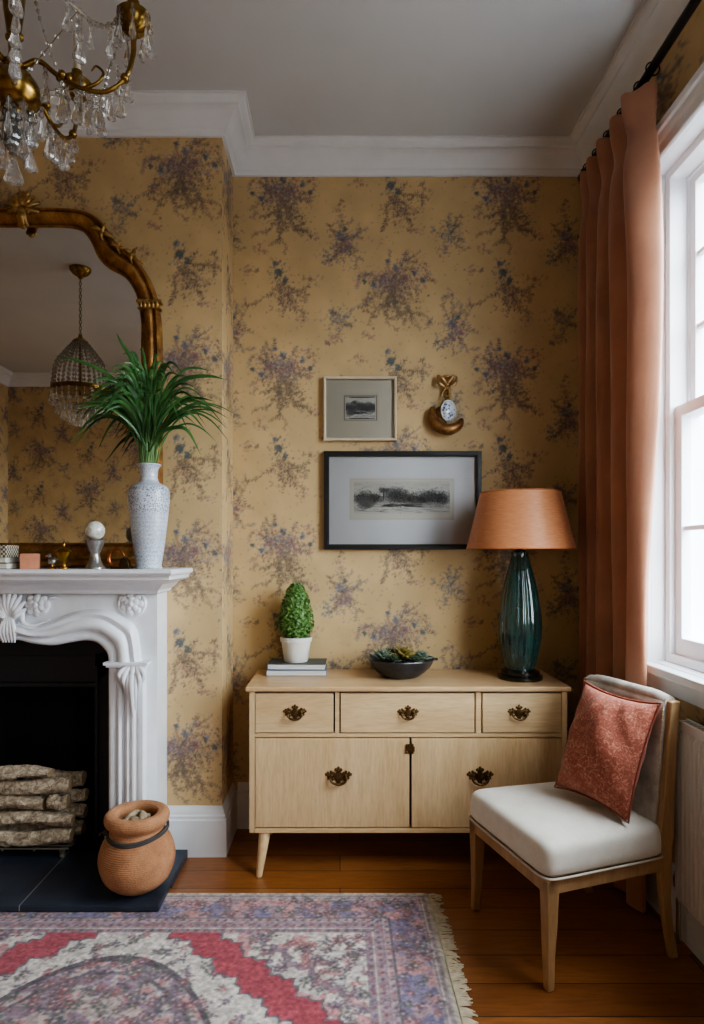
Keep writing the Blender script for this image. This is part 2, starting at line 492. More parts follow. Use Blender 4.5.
# ------------------------------------------------------------------ windows (second one unseen, added for fill light)
mglass, nt, b, out = new_mat('window_glass')
nt.nodes.remove(b)
tr = nt.nodes.new('ShaderNodeBsdfTransparent'); gl = nt.nodes.new('ShaderNodeBsdfGlossy'); gl.inputs['Roughness'].default_value = 0.02
mx = nt.nodes.new('ShaderNodeMixShader'); mx.inputs[0].default_value = 0.06
wv = noise(nt, coords(nt), 3, 2); tint = ramp(nt, wv, [(0, (.93, .96, .96)), (1, (.97, .98, .98))])
nt.links.new(tint, tr.inputs[0])
nt.links.new(tr.outputs[0], mx.inputs[1]); nt.links.new(gl.outputs[0], mx.inputs[2]); nt.links.new(mx.outputs[0], out.inputs[0])
MAT_WINW = simple('window_paint', (238, 243, 248), rough=0.35, var=0.02, bscale=30, bstr=0.03)
def ring_yz(mb, xa, xb, y0, y1, z0, z1, wl, wr, wt, wb):
    o = [(y0, z0), (y1, z0), (y1, z1), (y0, z1)]; q = [(y0 + wl, z0 + wb), (y1 - wr, z0 + wb), (y1 - wr, z1 - wt), (y0 + wl, z1 - wt)]
    rows = [[(xa, *p) for p in o], [(xa, *p) for p in q], [(xb, *p) for p in q], [(xb, *p) for p in o], [(xa, *p) for p in o]]
    mb.grid(rows, close_u=True)
for i, (y0, y1, z0, z1) in enumerate(WIN):
    root = bpy.data.objects.new('window_%d' % (i + 1), None); COL.objects.link(root); struct(root)
    xo = XR + .24                                 # outer face of the wall
    mb = MB()                                     # reveal lining
    ring_yz(mb, XR - .004, xo, y0 - .02, y1 + .02, z0 - .03, z1 + .02, .021, .021, .021, .031)
    mb.build('window_reveal', MAT_WINW, root, smooth=0)
    mb = MB()                                     # moulded architrave
    AR = [(.0, .001), (.0, .018), (.008, .026), (.020, .026), (.024, .020), (.055, .020), (.058, .027), (.070, .030), (.085, .030), (.090, .040), (.120, .040), (.125, .034), (.125, .001)]
    mb.grid([[(XR - t, y0 - w, z0 - .06), (XR - t, y0 - w, z1 + w), (XR - t, y1 + w, z1 + w), (XR - t, y1 + w, z0 - .06)] for (w, t) in AR])
    mb.build('window_architrave', MAT_WINW, root, smooth=0, bevel=.003)
    mb = MB(); mb.box(XR - .055, XR + .075, y0 - .05, y1 + .05, z0 - .036, z0 - .001)
    mb.box(XR - .02, XR - .001, y0 - .04, y1 + .04, z0 - .10, z0 - .036)
    mb.build('window_sill', MAT_WINW, root, smooth=0, bevel=.006)
    zm = 1.93                                     # meeting rail
    mb = MB()                                     # box frame
    for (xa, xb, w) in [(XR + .050, XR + .118, .034), (XR + .1185, XR + .20, .045)]:
        ring_yz(mb, xa, xb, y0 + .001, y1 - .001, z0 + .001, z1 - .001, w, w, w, w * .9)
    mb.build('window_frame', MAT_WINW, root, smooth=0, bevel=.003)
    for (nm, xa, xb, za, zb, rails) in [('lower_sash', XR + .072, XR + .113, z0 + .025, zm + .02, 2), ('upper_sash', XR + .125, XR + .165, zm - .02, z1 - .03, 3)]:
        mb = MB(); s = .05; yl, yr = y0 + .03, y1 - .03
        ring_yz(mb, xa, xb, yl, yr, za, zb, s, s, .045, .075 if nm == 'lower_sash' else .042)
        for k in range(1, 3):
            yy = yl + s + (yr - yl - 2 * s) * k / 3; mb.box(xa + .008, xb - .008, yy - .009, yy + .009, za + .03, zb - .03)
        for k in range(1, rails):
            zz = za + .06 + (zb - za - .1) * k / rails; mb.box(xa + .008, xb - .008, yl + .02, yr - .02, zz - .009, zz + .009)
        sash = mb.build(nm, MAT_WINW, root, smooth=0, bevel=.003)
        mb = MB(); xm = (xa + xb) / 2
        mb.add([(xm, yl + .04, za + .03), (xm, yr - .04, za + .03), (xm, yr - .04, zb - .03), (xm, yl + .04, zb - .03)], [(0, 1, 2, 3)])
        mb.build('window_pane', mglass, sash, smooth=0)
    # portal that guides sky light sampling
    pd = bpy.data.lights.new('sky_portal', 'AREA'); pd.shape = 'RECTANGLE'; pd.size = z1 - z0 - .02; pd.size_y = y1 - y0 - .02
    pd.cycles.is_portal = True
    po = bpy.data.objects.new('sky_portal', pd); COL.objects.link(po)
    po.location = (XR + .22, (y0 + y1) / 2, (z0 + z1) / 2); po.rotation_euler = (0, PI / 2, 0)   # -Z axis -> -X

# ------------------------------------------------------------------ camera, world
cam = bpy.data.cameras.new('camera'); co = bpy.data.objects.new('camera', cam); COL.objects.link(co)
co.location = (0, 0, CAMZ); co.rotation_euler = (PI / 2, 0, 0)
cam.sensor_fit = 'AUTO'; cam.sensor_width = 36; cam.lens = FPX / 1024 * 36
cam.shift_x = (352 - 340) / 1024; cam.shift_y = (555 - 512) / 1024
cam.clip_start = 0.02
scene.camera = co

w = bpy.data.worlds.new('sky'); scene.world = w; w.use_nodes = True
nt = w.node_tree; nt.nodes.clear()
wo = nt.nodes.new('ShaderNodeOutputWorld'); bg = nt.nodes.new('ShaderNodeBackground'); nt.links.new(bg.outputs[0], wo.inputs[0])
tc = nt.nodes.new('ShaderNodeTexCoord'); sx = nt.nodes.new('ShaderNodeSeparateXYZ'); nt.links.new(tc.outputs['Generated'], sx.inputs[0])
mr = nt.nodes.new('ShaderNodeMapRange'); mr.inputs[1].default_value = -0.3; mr.inputs[2].default_value = 0.6
nt.links.new(sx.outputs[2], mr.inputs[0])
skyc = ramp(nt, mr.outputs[0], [(0.0, (.10, .10, .10)), (0.30, (.26, .27, .28)), (0.38, (.88, .95, 1.0)), (1.0, (.86, .94, 1.0))])
nt.links.new(skyc, bg.inputs[0])
bg.inputs[1].default_value = SKY if 'SKY' in globals() else 21.5
scene.view_settings.view_transform = 'AgX'
scene.view_settings.look = 'AgX - Medium High Contrast'
scene.view_settings.exposure = 0.0
try:
    scene.cycles.use_denoising = True
    scene.cycles.max_bounces = 10; scene.cycles.diffuse_bounces = 6; scene.cycles.transmission_bounces = 10; scene.cycles.transparent_max_bounces = 16
    scene.cycles.caustics_reflective = False; scene.cycles.caustics_refractive = False
    scene.cycles.sample_clamp_indirect = 8
except Exception: pass
# ================================================================== fireplace side
F = 2.745                                           # front plane of the mantelpiece
def fx(p): return CCX + (p - 9) * 0.004276         # measured photo offsets on the mantel front
MAT_BLACK = simple('cast_iron', (20, 22, 27), rough=0.5, var=0.15, bscale=50, bstr=0.1)
MAT_SOOT = simple('soot', (16, 17, 20), rough=0.85, var=0.2, bscale=30, bstr=0.2)

root = thing('fireplace', 'white carved marble-look fireplace mantelpiece with ogee arched opening', 'fireplace', (CCX, YC, 0))
def half_to_full(h):    # right half from centre outward -> full left..right
    return [(-x, z) for (x, z) in reversed(h)][:-1] + list(h) if abs(h[0][0]) < 1e-9 else [(-x, z) for (x, z) in reversed(h)] + list(h)
Z = lambda y: CAMZ + (555 - y) * 0.004276
inn = [(0, 640), (10, 641), (22, 644), (42, 646), (60, 643), (75, 641), (86, 643), (93, 649), (97, 655), (98, 664)]
outr = [(0, 626), (10, 622), (24, 626), (42, 621), (58, 614), (76, 610), (96, 610.5), (114, 619), (126, 631), (131, 664)]
S = 0.004276
inn = [(x * S, Z(y)) for x, y in inn]; outr = [(x * S, Z(y)) for x, y in outr]
inn_c = [(p.x, p.y) for p in catmull([(x, z, 0) for x, z in inn], 5)]
out_c = [(p.x, p.y) for p in catmull([(x, z, 0) for x, z in outr], 5)]
dF = F - YC                                         # local y of the front plane
W2 = .625; ZT = 1.252
# frieze and legs: flat front with an arched opening, thick returns
mb = MB()
inner = half_to_full(inn_c)
inner = [(inner[0][0], 0.036)] + inner + [(inner[-1][0], 0.036)]
rows_f = [[(x, dF, z) for x, z in inner], [(x, dF + .10, z) for x, z in inner]]
mb.grid(rows_f)
top = [(max(-W2, min(W2, x * W2 / inner[-1][0])), ZT) for x, z in inner]
n = len(inner)
top[0] = (-W2, 0.036); top[1] = (-W2, ZT * .75); top[-1] = (W2, 0.036); top[-2] = (W2, ZT * .75)
k = 2
for i in range(2, n - 2):
    t = (i - 2) / (n - 5); top[i] = (-W2 + 2 * W2 * t, ZT)
mb.grid([[(x, dF, z) for x, z in inner], [(x, dF, z) for x, z in top]])
mb.add([(-W2, dF, .036), (-W2, dF, ZT), (-W2, -.001, ZT), (-W2, -.001, .036)], [(0, 1, 2, 3)])
mb.add([(W2, dF, .036), (W2, dF, ZT), (W2, -.001, ZT), (W2, -.001, .036)], [(0, 1, 2, 3)])
mb.add([(-W2, dF, ZT), (W2, dF, ZT), (W2, -.001, ZT), (-W2, -.001, ZT)], [(0, 1, 2, 3)])
mb.build('surround', MAT_SURR, root, smooth=30)
# moulded shelf with cove below
SH = [(0, 1.312), (0, 1.3125), (.365, 1.3125), (.372, 1.308), (.374, 1.298), (.368, 1.290), (.352, 1.286), (.345, 1.276), (.345, 1.270), (.325, 1.262), (.290, 1.256), (.262, 1.244), (.240, 1.228), (.222, 1.222), (.214, 1.210), (.205, 1.206), (.186, 1.204)]
mb = MB()
HX = .375                                           # projection of the shelf at its ends beyond the legs is smaller
rows = []
for (o, z) in SH:
    e = W2 + max(0, (o - .185)) * .63 if o > 0 else 0
    if o == 0: rows.append([(-.01, -.002, 1.312), (-.005, -.002, 1.312), (.005, -.002, 1.312), (.01, -.002, 1.312)])
    else: rows.append([(-e, -.002, z), (-e, -o, z), (e, -o, z), (e, -.002, z)])
mb.grid(rows[2:])
e = rows[2]
mb.add(e[0:4], [(0, 1, 2, 3)])
mb.build('mantel_shelf', MAT_SURR, root, smooth=28)
# ogee arch moulding
PR = [(0, 0), (0.0, .012), (.06, .026), (.16, .030), (.24, .026), (.27, .016), (.31, .016), (.34, .030), (.40, .044), (.50, .052), (.60, .050), (.68, .040), (.71, .028), (.75, .028), (.78, .036), (.86, .040), (.94, .032), (.98, .014), (1, 0)]
I, O = half_to_full(inn_c), half_to_full(out_c)
mb = MB()
mb.grid([[(a[0] + (b_[0] - a[0]) * t, dF - h, a[1] + (b_[1] - a[1]) * t) for a, b_ in zip(I, O)] for t, h in PR])
mb.build('arch_moulding', MAT_SURR, root, smooth=50)
# legs: inner jamb ridges, pilaster, capital ledge, plinth
for s in (-1, 1):
    leg = MB()
    zt = Z(664)
    prof = [(98 * S, 0), (98 * S, .012), (.43, .022), (.447, .022), (.450, .012), (.458, .012), (.461, .026), (.470, .034), (.480, .026), (.483, .012), (.492, .012), (.496, .030),
            (.508, .036), (.512, .028), (.520, .028), (.524, .036), (.536, .036), (.540, .024), (.548, .024), (.551, .030), (.572, .030), (.578, 0)]
    leg.grid([[(s * x, dF - h, z) for z in (.19, zt)] for x, h in prof])
    leg.box(s * .41, s * .60, dF - .036, dF - .0005, .037, .17); leg.box(s * .415, s * .592, dF - .034, dF - .0005, .17, .192)
    leg.build('pilaster', MAT_SURR, root, smooth=30, bevel=.003)
    c = MB()
    c.box(s * .412, s * .598, dF - .058, dF - .0005, zt - .002, zt + .010); c.box(s * .42, s * .592, dF - .048, dF - .0005, zt - .012, zt - .002)
    # acanthus leaf: curling lobes falling from the ledge
    cx = s * .535
    for j, (ox, L, wd) in enumerate([(-.046, .075, .014), (-.030, .12, .015), (0, .21, .018), (.030, .12, .015), (.046, .075, .014), (-.014, .18, .012), (.014, .18, .012)]):
        pts = [(cx + ox * .5, dF - .04, zt - .012), (cx + ox * 1.1, dF - .064, zt - .012 - L * .3), (cx + ox * 1.0, dF - .058, zt - .012 - L * .65), (cx + ox * .7, dF - .044, zt - .012 - L)]
        c.tube(catmull(pts, 4), [wd * (1 - .75 * (i / 12) ** 1.5) for i in range(13)], 8)
    for (ox, oz, r) in [(-.036, -.045, .012), (.036, -.045, .012), (-.026, -.085, .010), (.026, -.085, .010), (0, -.035, .016)]:
        c.ball((cx + ox, dF - .058, zt + oz), r, 8, 6, (1, .7, 1.2))
    c.build('capital', MAT_SURR, root, smooth=60)
    # round rosette on the frieze corner
    r = MB(); rx, rz = s * (fx(130) - CCX), Z(604)
    r.tube([(rx + .056 * math.cos(a), dF - .004, rz + .052 * math.sin(a)) for a in np.linspace(0, 2 * PI, 28, endpoint=False)], .0075, 8, closed=True)
    for ring, (rr, cnt, sz) in enumerate([(.036, 7, .021), (.019, 5, .016), (0, 1, .012)]):
        for k in range(cnt):
            a = 2 * PI * k / cnt + ring * .4
            r.ball((rx + rr * math.cos(a), dF - .006 - ring * .009, rz + rr * math.sin(a)), sz, 10, 7, (1, .55, 1))
    r.build('rosette', MAT_SURR, root, smooth=60)
# centre cartouche: shell leaf and scroll roses
c = MB(); zc0 = Z(606)
for a in np.linspace(-1.1, 1.1, 9):
    L = .085 * math.cos(a * .6)
    pts = [(0 + .01 * math.sin(a), dF - .012, zc0 - .06), (math.sin(a) * L * .55, dF - .036, zc0 - .06 + math.cos(a) * L * .7), (math.sin(a) * L * 1.15, dF - .02, zc0 - .06 + math.cos(a) * L * 1.55)]
    c.tube(catmull(pts, 4), [.006, .008, .010, .011, .012, .012, .011, .009, .005], 8)
for a in np.linspace(-.5, .5, 5):
    pts = [(math.sin(a) * .02, dF - .03, zc0 - .05), (math.sin(a) * .06, dF - .045, zc0 - .10), (math.sin(a) * .05, dF - .03, zc0 - .155)]
    c.tube(catmull(pts, 4), [.008, .010, .011, .011, .010, .009, .008, .006, .004], 8)
for s in (-1, 1):
    for k, (tx, tz, ph) in enumerate([(.105, .0, 0)]):
        sp = [(s * (tx + (.012 + .0063 * t) * math.cos(t)), dF - .016 + .0012 * t, zc0 + tz + (.008 + .0058 * t) * math.sin(t)) for t in np.linspace(0, 7.2, 30)]
        c.tube(sp, [.007 + .004 * math.sin(i * .35) for i in range(30)], 8)
    for ring, (rr_, cnt, sz) in enumerate([(.040, 8, .017), (.022, 6, .014), (0, 1, .012)]):
        for k in range(cnt):
            a = 2 * PI * k / cnt + ring * .5; c.ball((s * (.112 + rr_ * math.cos(a)), dF - .012 - .010 * ring, zc0 + .004 + rr_ * math.sin(a) * .9), sz, 9, 6, (1, .55, 1))
    pts = [(s * .05, dF - .02, zc0 - .02), (s * .06, dF - .03, zc0 - .07), (s * .10, dF - .03, zc0 - .085), (s * .17, dF - .02, zc0 - .06)]
    c.tube(catmull(pts, 5), [.012 - .0005 * i for i in range(16)], 8)
    pts = [(s * .15, dF - .008, zc0 + .02), (s * .18, dF - .012, zc0 + .035), (s * .205, dF - .006, zc0 + .03)]
    c.tube(catmull(pts, 4), [.004, .006, .007, .008, .007, .006, .004, .003, .002], 6)
c.build('cartouche', MAT_SURR, root, smooth=70)

# cast iron insert inside the opening
root = thing('fireplace_insert', 'black cast iron fireplace insert recessed inside the mantelpiece opening', 'fireplace insert', (CCX, YC, 0))
mb = MB()
X = 98 * S - .006; y0 = dF + .103
mb.grid([[(x, y0, z) for x, z in half_to_full([(a * .985, b_ - .006) for a, b_ in inn_c])], [(x, y0, z) for x, z in [(q[0] * .78 if abs(q[0]) > .3 else q[0] * .8, min(q[1], 9) - .11) for q in half_to_full(inn_c)]]])
for s in (-1, 1):
    mb.box(s * .318, s * X, y0, y0 + .012, .037, .93)
    mb.box(s * .318, s * .332, y0 - .012, y0, .037, .87)
mb.box(-.318, .318, y0 - .005, y0 + .012, .80, .92)
mb.box(-.33, .33, y0 - .018, y0 - .005, .782, .800)
mb.build('insert_frame', MAT_BLACK, root, smooth=0, bevel=.002)
mb = MB()
y1, y2 = y0 + .012, .255
mb.add([(-.42, y1, .037), (.42, y1, .037), (.42, y1, 1.02), (-.42, y1, 1.02), (-.25, y2, .037), (.25, y2, .037), (.25, y2, 1.02), (-.25, y2, 1.02)],
       [(0, 4, 7, 3), (1, 2, 6, 5), (4, 5, 6, 7), (3, 7, 6, 2), (0, 1, 5, 4)])
mb.build('fire_back', MAT_SOOT, root, smooth=0)

# slate hearth, rebated over the rug edge
m, nt, b, out = new_mat('hearth_slate')
vec = coords(nt)
n1 = noise(nt, vec, 9, 6, .65)
base = ramp(nt, n1, [(.3, lin((36, 42, 54))), (.7, lin((54, 62, 76)))])
wv = nt.nodes.new('ShaderNodeTexBrick'); nt.links.new(coords(nt, (1, 1, 1), off=(.705, 1, 0)), wv.inputs['Vector'])
wv.inputs['Scale'].default_value = 1; wv.inputs['Brick Width'].default_value = .9; wv.inputs['Row Height'].default_value = 3; wv.inputs['Mortar Size'].default_value = .0022; wv.offset = 0
wv.inputs['Color1'].default_value = (0, 0, 0, 1); wv.inputs['Color2'].default_value = (0, 0, 0, 1); wv.inputs['Mortar'].default_value = (1, 1, 1, 1)
nt.links.new(mix(nt, wv.outputs['Color'], base, lin((150, 150, 150))), b.inputs['Base Color'])
b.inputs['Roughness'].default_value = .42
bump(nt, b, noise(nt, vec, 26, 6, .7), .25, .003)
HXW = .725
hearth = MB()
hy0, hy1 = 2.415, 2.93
prof = [(hy0, .0125), (hy0, .036), (hy1, .036), (hy1, 0), (2.61, 0), (2.61, .0125)]
hearth.prism(prof, CCX - HXW, CCX + HXW, 'x')
o = hearth.build('hearth', m, smooth=0, bevel=.003)
o.data.transform(Matrix.Translation((-CCX, -2.45, 0))); o.location = (CCX, 2.45, 0)
tag(o, 'dark slate hearth slab in front of the fireplace', 'hearth')

# firewood on a low grate
m, nt, b, out = new_mat('bark')
vec = coords(nt, (1, 1, 1)); n1 = noise(nt, vec, 38, 8, .72, .8)
vo = nt.nodes.new('ShaderNodeTexVoronoi'); vo.inputs['Scale'].default_value = 42; nt.links.new(coords(nt, (.4, 1, 1)), vo.inputs['Vector'])
base = ramp(nt, n1, [(.32, lin((74, 62, 52))), (.48, lin((160, 142, 120))), (.68, lin((222, 208, 186)))])
nt.links.new(base, b.inputs['Base Color']); b.inputs['Roughness'].default_value = .9
bump(nt, b, mix(nt, .5, n1, vo.outputs['Distance']), .9, .008)
MAT_BARK = m
MAT_LOGEND = simple('log_end', (168, 140, 106), rough=.85, var=.2, vscale=40, bscale=80, bstr=.3)
def make_log(x0, x1, y, z, r, seed, flat=1.0, tilt=0, wedge=False):
    rr = random.Random(seed); mb = MB(); N = 26; K = 20; rows = []
    sd = rr.random() * 50
    for i in range(N + 1):
        t = i / N; x = x0 + (x1 - x0) * t; row = []
        for k in range(K):
            a = 2 * PI * k / K
            q = r * (1 + .10 * math.sin(3 * a + sd + 2 * t) + .06 * math.sin(7 * a + 9 * t + sd) + .05 * math.sin(13 * a + 31 * t) + .05 * rr.uniform(-1, 1))
            q *= 1 - .12 * (abs(t - .5) * 2) ** 6
            cy, cz = q * math.cos(a), q * math.sin(a) * flat
            if wedge and cz > 0: cy *= max(.15, 1 - cz / (r * flat) * .9); cz *= 1.25 * (1 - .55 * abs(t - .42) * 2)
            row.append((x, y + cy, z + cz + tilt * (t - .5) + .006 * math.sin(t * 7 + sd)))
        rows.append(row)
    mb.grid(rows, close_u=True)
    mb.add(rows[0], [tuple(range(K))], 1); mb.add(rows[-1], [tuple(range(K))], 1)
    return mb.build('firewood_log', [MAT_BARK, MAT_LOGEND], smooth=50, merge=True)
LX0, LX1 = CCX - .215, CCX + .225
logs = [
    ((LX0, LX1, 2.815, .119, .0305), 'lowest split log at the front of the fireplace woodpile'),
    ((LX0 + .02, LX1 + .02, 2.90, .121, .033), 'lowest split log at the back of the fireplace woodpile'),
    ((LX0 - .01, LX1 + .005, 2.82, .198, .0295), 'second log up at the front of the fireplace woodpile'),
    ((LX0 + .02, LX1 + .03, 2.90, .198, .0295), 'second log up at the back of the fireplace woodpile'),
    ((LX0, CCX + .10, 2.825, .271, .029), 'longer log in the third layer of the fireplace woodpile'),
    ((CCX + .118, LX1 - .02, 2.825, .272, .030), 'short log stub at the right end of the third woodpile layer'),
    ((LX0 + .01, LX1 + .035, 2.90, .276, .0295), 'third log up at the back of the fireplace woodpile'),
    ((LX0 - .01, LX1 - .01, 2.83, .342, .031), 'fourth log up at the front of the fireplace woodpile'),
    ((CCX - .02, LX1 + .02, 2.905, .353, .034), 'upper right back log on top of the fireplace woodpile'),
]
for i, (a, lab) in enumerate(logs):
    o = make_log(*a, seed=20 + i); tag(o, lab, 'log', 'split logs stacked in the fireplace')
o = make_log(CCX - .18, CCX + .13, 2.825, .407, .042, 77, .62, wedge=True); tag(o, 'pointed wedge of split wood topping the fireplace woodpile', 'log', 'split logs stacked in the fireplace')
MAT_GRATE = simple('grate_metal', (150, 146, 138), rough=.5, metal=.7, var=.2, bscale=60, bstr=.3)
root = thing('fire_grate', 'low grey metal grate on feet under the stacked logs', 'grate', (CCX, 2.86, .0378))
mb = MB()
for k in range(5):
    y = -.06 + k * .03; mb.tube([(-.22, y, .037), (.22, y, .037)], .005, 8)
for x in (-.2, -.07, .07, .2): mb.tube([(x, -.07, .034), (x, .07, .034)], .005, 8)
mb.build('grate_bars', MAT_GRATE, root)
for (x, y) in [(-.19, -.055), (.19, -.055), (-.19, .06), (.19, .06)]:
    mb = MB(); mb.lathe([(.009, 0), (.015, .004), (.012, .014), (.014, .024), (.018, .036)], 10, (x, y, 0)); mb.build('leg', MAT_GRATE, root, smooth=60)

# round woven-look pot
m, nt, b, out = new_mat('woven_terracotta')
vec = coords(nt)
wv = nt.nodes.new('ShaderNodeTexWave'); wv.wave_type = 'BANDS'; wv.bands_direction = 'Z'; wv.inputs['Scale'].default_value = 42; wv.inputs['Distortion'].default_value = 1.6
wv.inputs['Detail'].default_value = 3; wv.inputs['Detail Scale'].default_value = 6
nt.links.new(vec, wv.inputs['Vector'])
vo = nt.nodes.new('ShaderNodeTexVoronoi'); vo.inputs['Scale'].default_value = 150; nt.links.new(vec, vo.inputs['Vector'])
n1 = noise(nt, vec, 7, 5, .6)
base = ramp(nt, n1, [(.3, lin((152, 104, 72))), (.7, lin((202, 150, 110)))])
tex = ramp(nt, vo.outputs['Distance'], [(.1, (.62, .58, .55)), (.5, (1, 1, 1))])
nt.links.new(mix(nt, .6, base, tex, 'MULTIPLY'), b.inputs['Base Color']); b.inputs['Roughness'].default_value = .88
bump(nt, b, mix(nt, .5, wv.outputs['Fac'], vo.outputs['Distance']), .55, .003)
MAT_POT = m
MAT_ROPE = simple('grey_cord', (84, 80, 78), rough=.9, var=.2, bscale=200, bstr=.5)
root = thing('clay_pot', 'round terracotta woven-look pot with grey cord around its neck on hearth', 'pot', (-.815, 2.552, .036))
mb = MB()
P0 = [(.0, 0), (.058, 0), (.088, .010), (.126, .045), (.146, .095), (.149, .135), (.138, .180), (.120, .212), (.106, .232), (.104, .245), (.112, .252), (.124, .268), (.127, .285), (.122, .300), (.108, .308), (.088, .304), (.079, .298), (.078, .28), (.09, .24), (.12, .18), (.13, .12), (.10, .03), (0, .022)]
pp = catmull([(r, z, 0) for r, z in P0], 3)
mb.lathe([(max(p.x, 0), p.y) for p in pp], 48)
mb.build('pot_body', MAT_POT, root, smooth=80)
mb = MB()
N = 60
for off in (0, .0085):
    mb.tube([((.117 + .004 * math.sin(3 * a)) * math.cos(a), (.117 + .004 * math.sin(3 * a)) * math.sin(a), .226 + off + .012 * math.sin(a + .4)) for a in np.linspace(0, 2 * PI, N, endpoint=False)], .0055, 8, closed=True)
mb.ball((-.121, -.01, .222), .013, 10, 8)
mb.tube(catmull([(-.121, -.01, .222), (-.138, -.016, .226), (-.146, -.022, .215)], 5), .004, 6)
mb.build('cord', MAT_ROPE, root, smooth=60)
mb = MB()
rr = random.Random(4)
for k in range(9):
    a = rr.random() * 6.28; mb.tube(catmull([(.05 * math.cos(a), .05 * math.sin(a), .262), (.02 * math.cos(a + 1), .02 * math.sin(a + 1), .276 + rr.random() * .02), (.055 * math.cos(a + 2.4), .055 * math.sin(a + 2.4), .268)], 4), .011, 7)
mb.lathe([(0, .26), (.07, .258), (.078, .25)], 24)
mb.build('dried_filling', simple('dried_grass', (186, 168, 140), rough=.95, var=.25, vscale=50, bscale=120, bstr=.6), root, smooth=60)

# ------------------------------------------------------------------ gilded overmantel mirror
MS = 0.004488
MCX = CCX - .021
mo = [(0, 206), (18, 206), (35, 206), (58, 207.5), (73, 213), (83, 223), (91, 236), (103, 248), (118, 261), (131, 283), (138, 310), (140, 345)]
mi = [(0, 224), (18, 224), (35, 224), (52, 225.5), (62, 230), (69.5, 241), (76, 255), (87, 266), (103, 275), (114, 292), (119, 318), (119, 348)]
ZM = lambda y: CAMZ + (555 - y) * MS
ZBO, ZBI = 1.3135, 1.425
oc = [(p.x * MS, ZM(p.y)) for p in catmull([(x, y, 0) for x, y in mo], 4)] + [(140 * MS, 1.75), (140 * MS, ZBO)]
ic = [(p.x * MS, ZM(p.y)) for p in catmull([(x, y, 0) for x, y in mi], 4)] + [(119 * MS, 1.75), (119 * MS, ZBI)]
O = half_to_full(oc); I = half_to_full(ic)
m, nt, b, out = new_mat('antique_gilt')
vec = coords(nt); n1 = noise(nt, vec, 16, 6, .7)
nt.links.new(ramp(nt, n1, [(.3, lin((104, 70, 40))), (.55, lin((168, 122, 70))), (.75, lin((214, 172, 108)))]), b.inputs['Base Color'])
b.inputs['Metallic'].default_value = .55; b.inputs['Roughness'].default_value = .4
bump(nt, b, noise(nt, vec, 90, 4), .25, .002)
MAT_GILT = m
MAT_GILTHI = simple('worn_gilt', (206, 168, 108), rough=.34, metal=.8, var=.25, vscale=30, bscale=90, bstr=.2)
root = thing('overmantel_mirror', 'large arched mirror in ornate antique gilt frame standing on mantel', 'mirror', (MCX, YC - .004, 0))
mb = MB()
PRM = [(0, 0), (0, .020), (.05, .026), (.10, .022), (.14, .018), (.20, .026), (.34, .044), (.48, .054), (.60, .054), (.68, .046), (.71, .036), (.76, .036), (.80, .046), (.88, .050), (.95, .040), (1, .022), (1, 0)]
mb.grid([[(a[0] + (b_[0] - a[0]) * t, -h, a[1] + (b_[1] - a[1]) * t) for a, b_ in zip(I + [I[0]], O + [O[0]])] for t, h in PRM])
mb.build('mirror_frame', MAT_GILT, root, smooth=50)
m, nt, b, out = new_mat('mirror_glass')
nt.links.new(ramp(nt, noise(nt, coords(nt), 2, 3), [(0, (.88, .89, .88)), (1, (.93, .94, .93))]), b.inputs['Base Color'])
b.inputs['Metallic'].default_value = 1; b.inputs['Roughness'].default_value = .012
mb = MB()
mb.add([(x, -.016, z) for x, z in I], [tuple(range(len(I)))])
mb.build('mirror_glass', m, root, smooth=0)
mb = MB(); mb.add([(x * .99, -.003, z) for x, z in O], [tuple(range(len(O)))]); mb.build('back_board', MAT_SOOT, root, smooth=0)
# carved ornaments
def leafcluster(mb, cx, cz, specs, y=-.05):
    for (a, L, wd, cv) in specs:
        dx, dz = math.cos(a), math.sin(a); nx, nz = -dz, dx
        pts = [(cx, y + .004, cz), (cx + dx * L * .5 + nx * cv * L * .3, y - .014, cz + dz * L * .5 + nz * cv * L * .3), (cx + dx * L + nx * cv * L, y - .002, cz + dz * L + nz * cv * L)]
        C = catmull(pts, 5)
        mb.tube(C, [wd * q for q in (.6, .9, 1.1, 1.2, 1.2, 1.15, 1.05, .95, .85, .8, .6)], 8)
        mb.ball(tuple(C[-1]), wd * .95, 8, 6, (1, .7, 1))
mb = MB()
cz = ZM(207); CRX = .018
leafcluster(mb, CRX, cz - .012, [(PI / 2, .066, .013, 0), (PI / 2 - .45, .066, .012, .15), (PI / 2 + .45, .066, .012, -.15), (PI / 2 - .95, .066, .011, .25), (PI / 2 + .95, .066, .011, -.25),
                            (.1, .072, .010, .25), (PI - .1, .072, .010, -.25), (-PI / 2, .078, .015, 0), (-PI / 2 + .4, .070, .012, -.2), (-PI / 2 - .4, .070, .012, .2), (-.5, .062, .010, .3), (PI + .5, .062, .010, -.3)], -.052)
for (x, z, r) in [(0, .012, .017), (0, -.03, .019), (.024, 0, .012), (-.024, 0, .012), (0, -.066, .013), (.03, -.03, .010), (-.03, -.03, .010)]: mb.ball((x + CRX, -.068, cz + z), r, 10, 7, (1, .7, 1))
mb.build('crest_ornament', MAT_GILTHI, root, smooth=70)
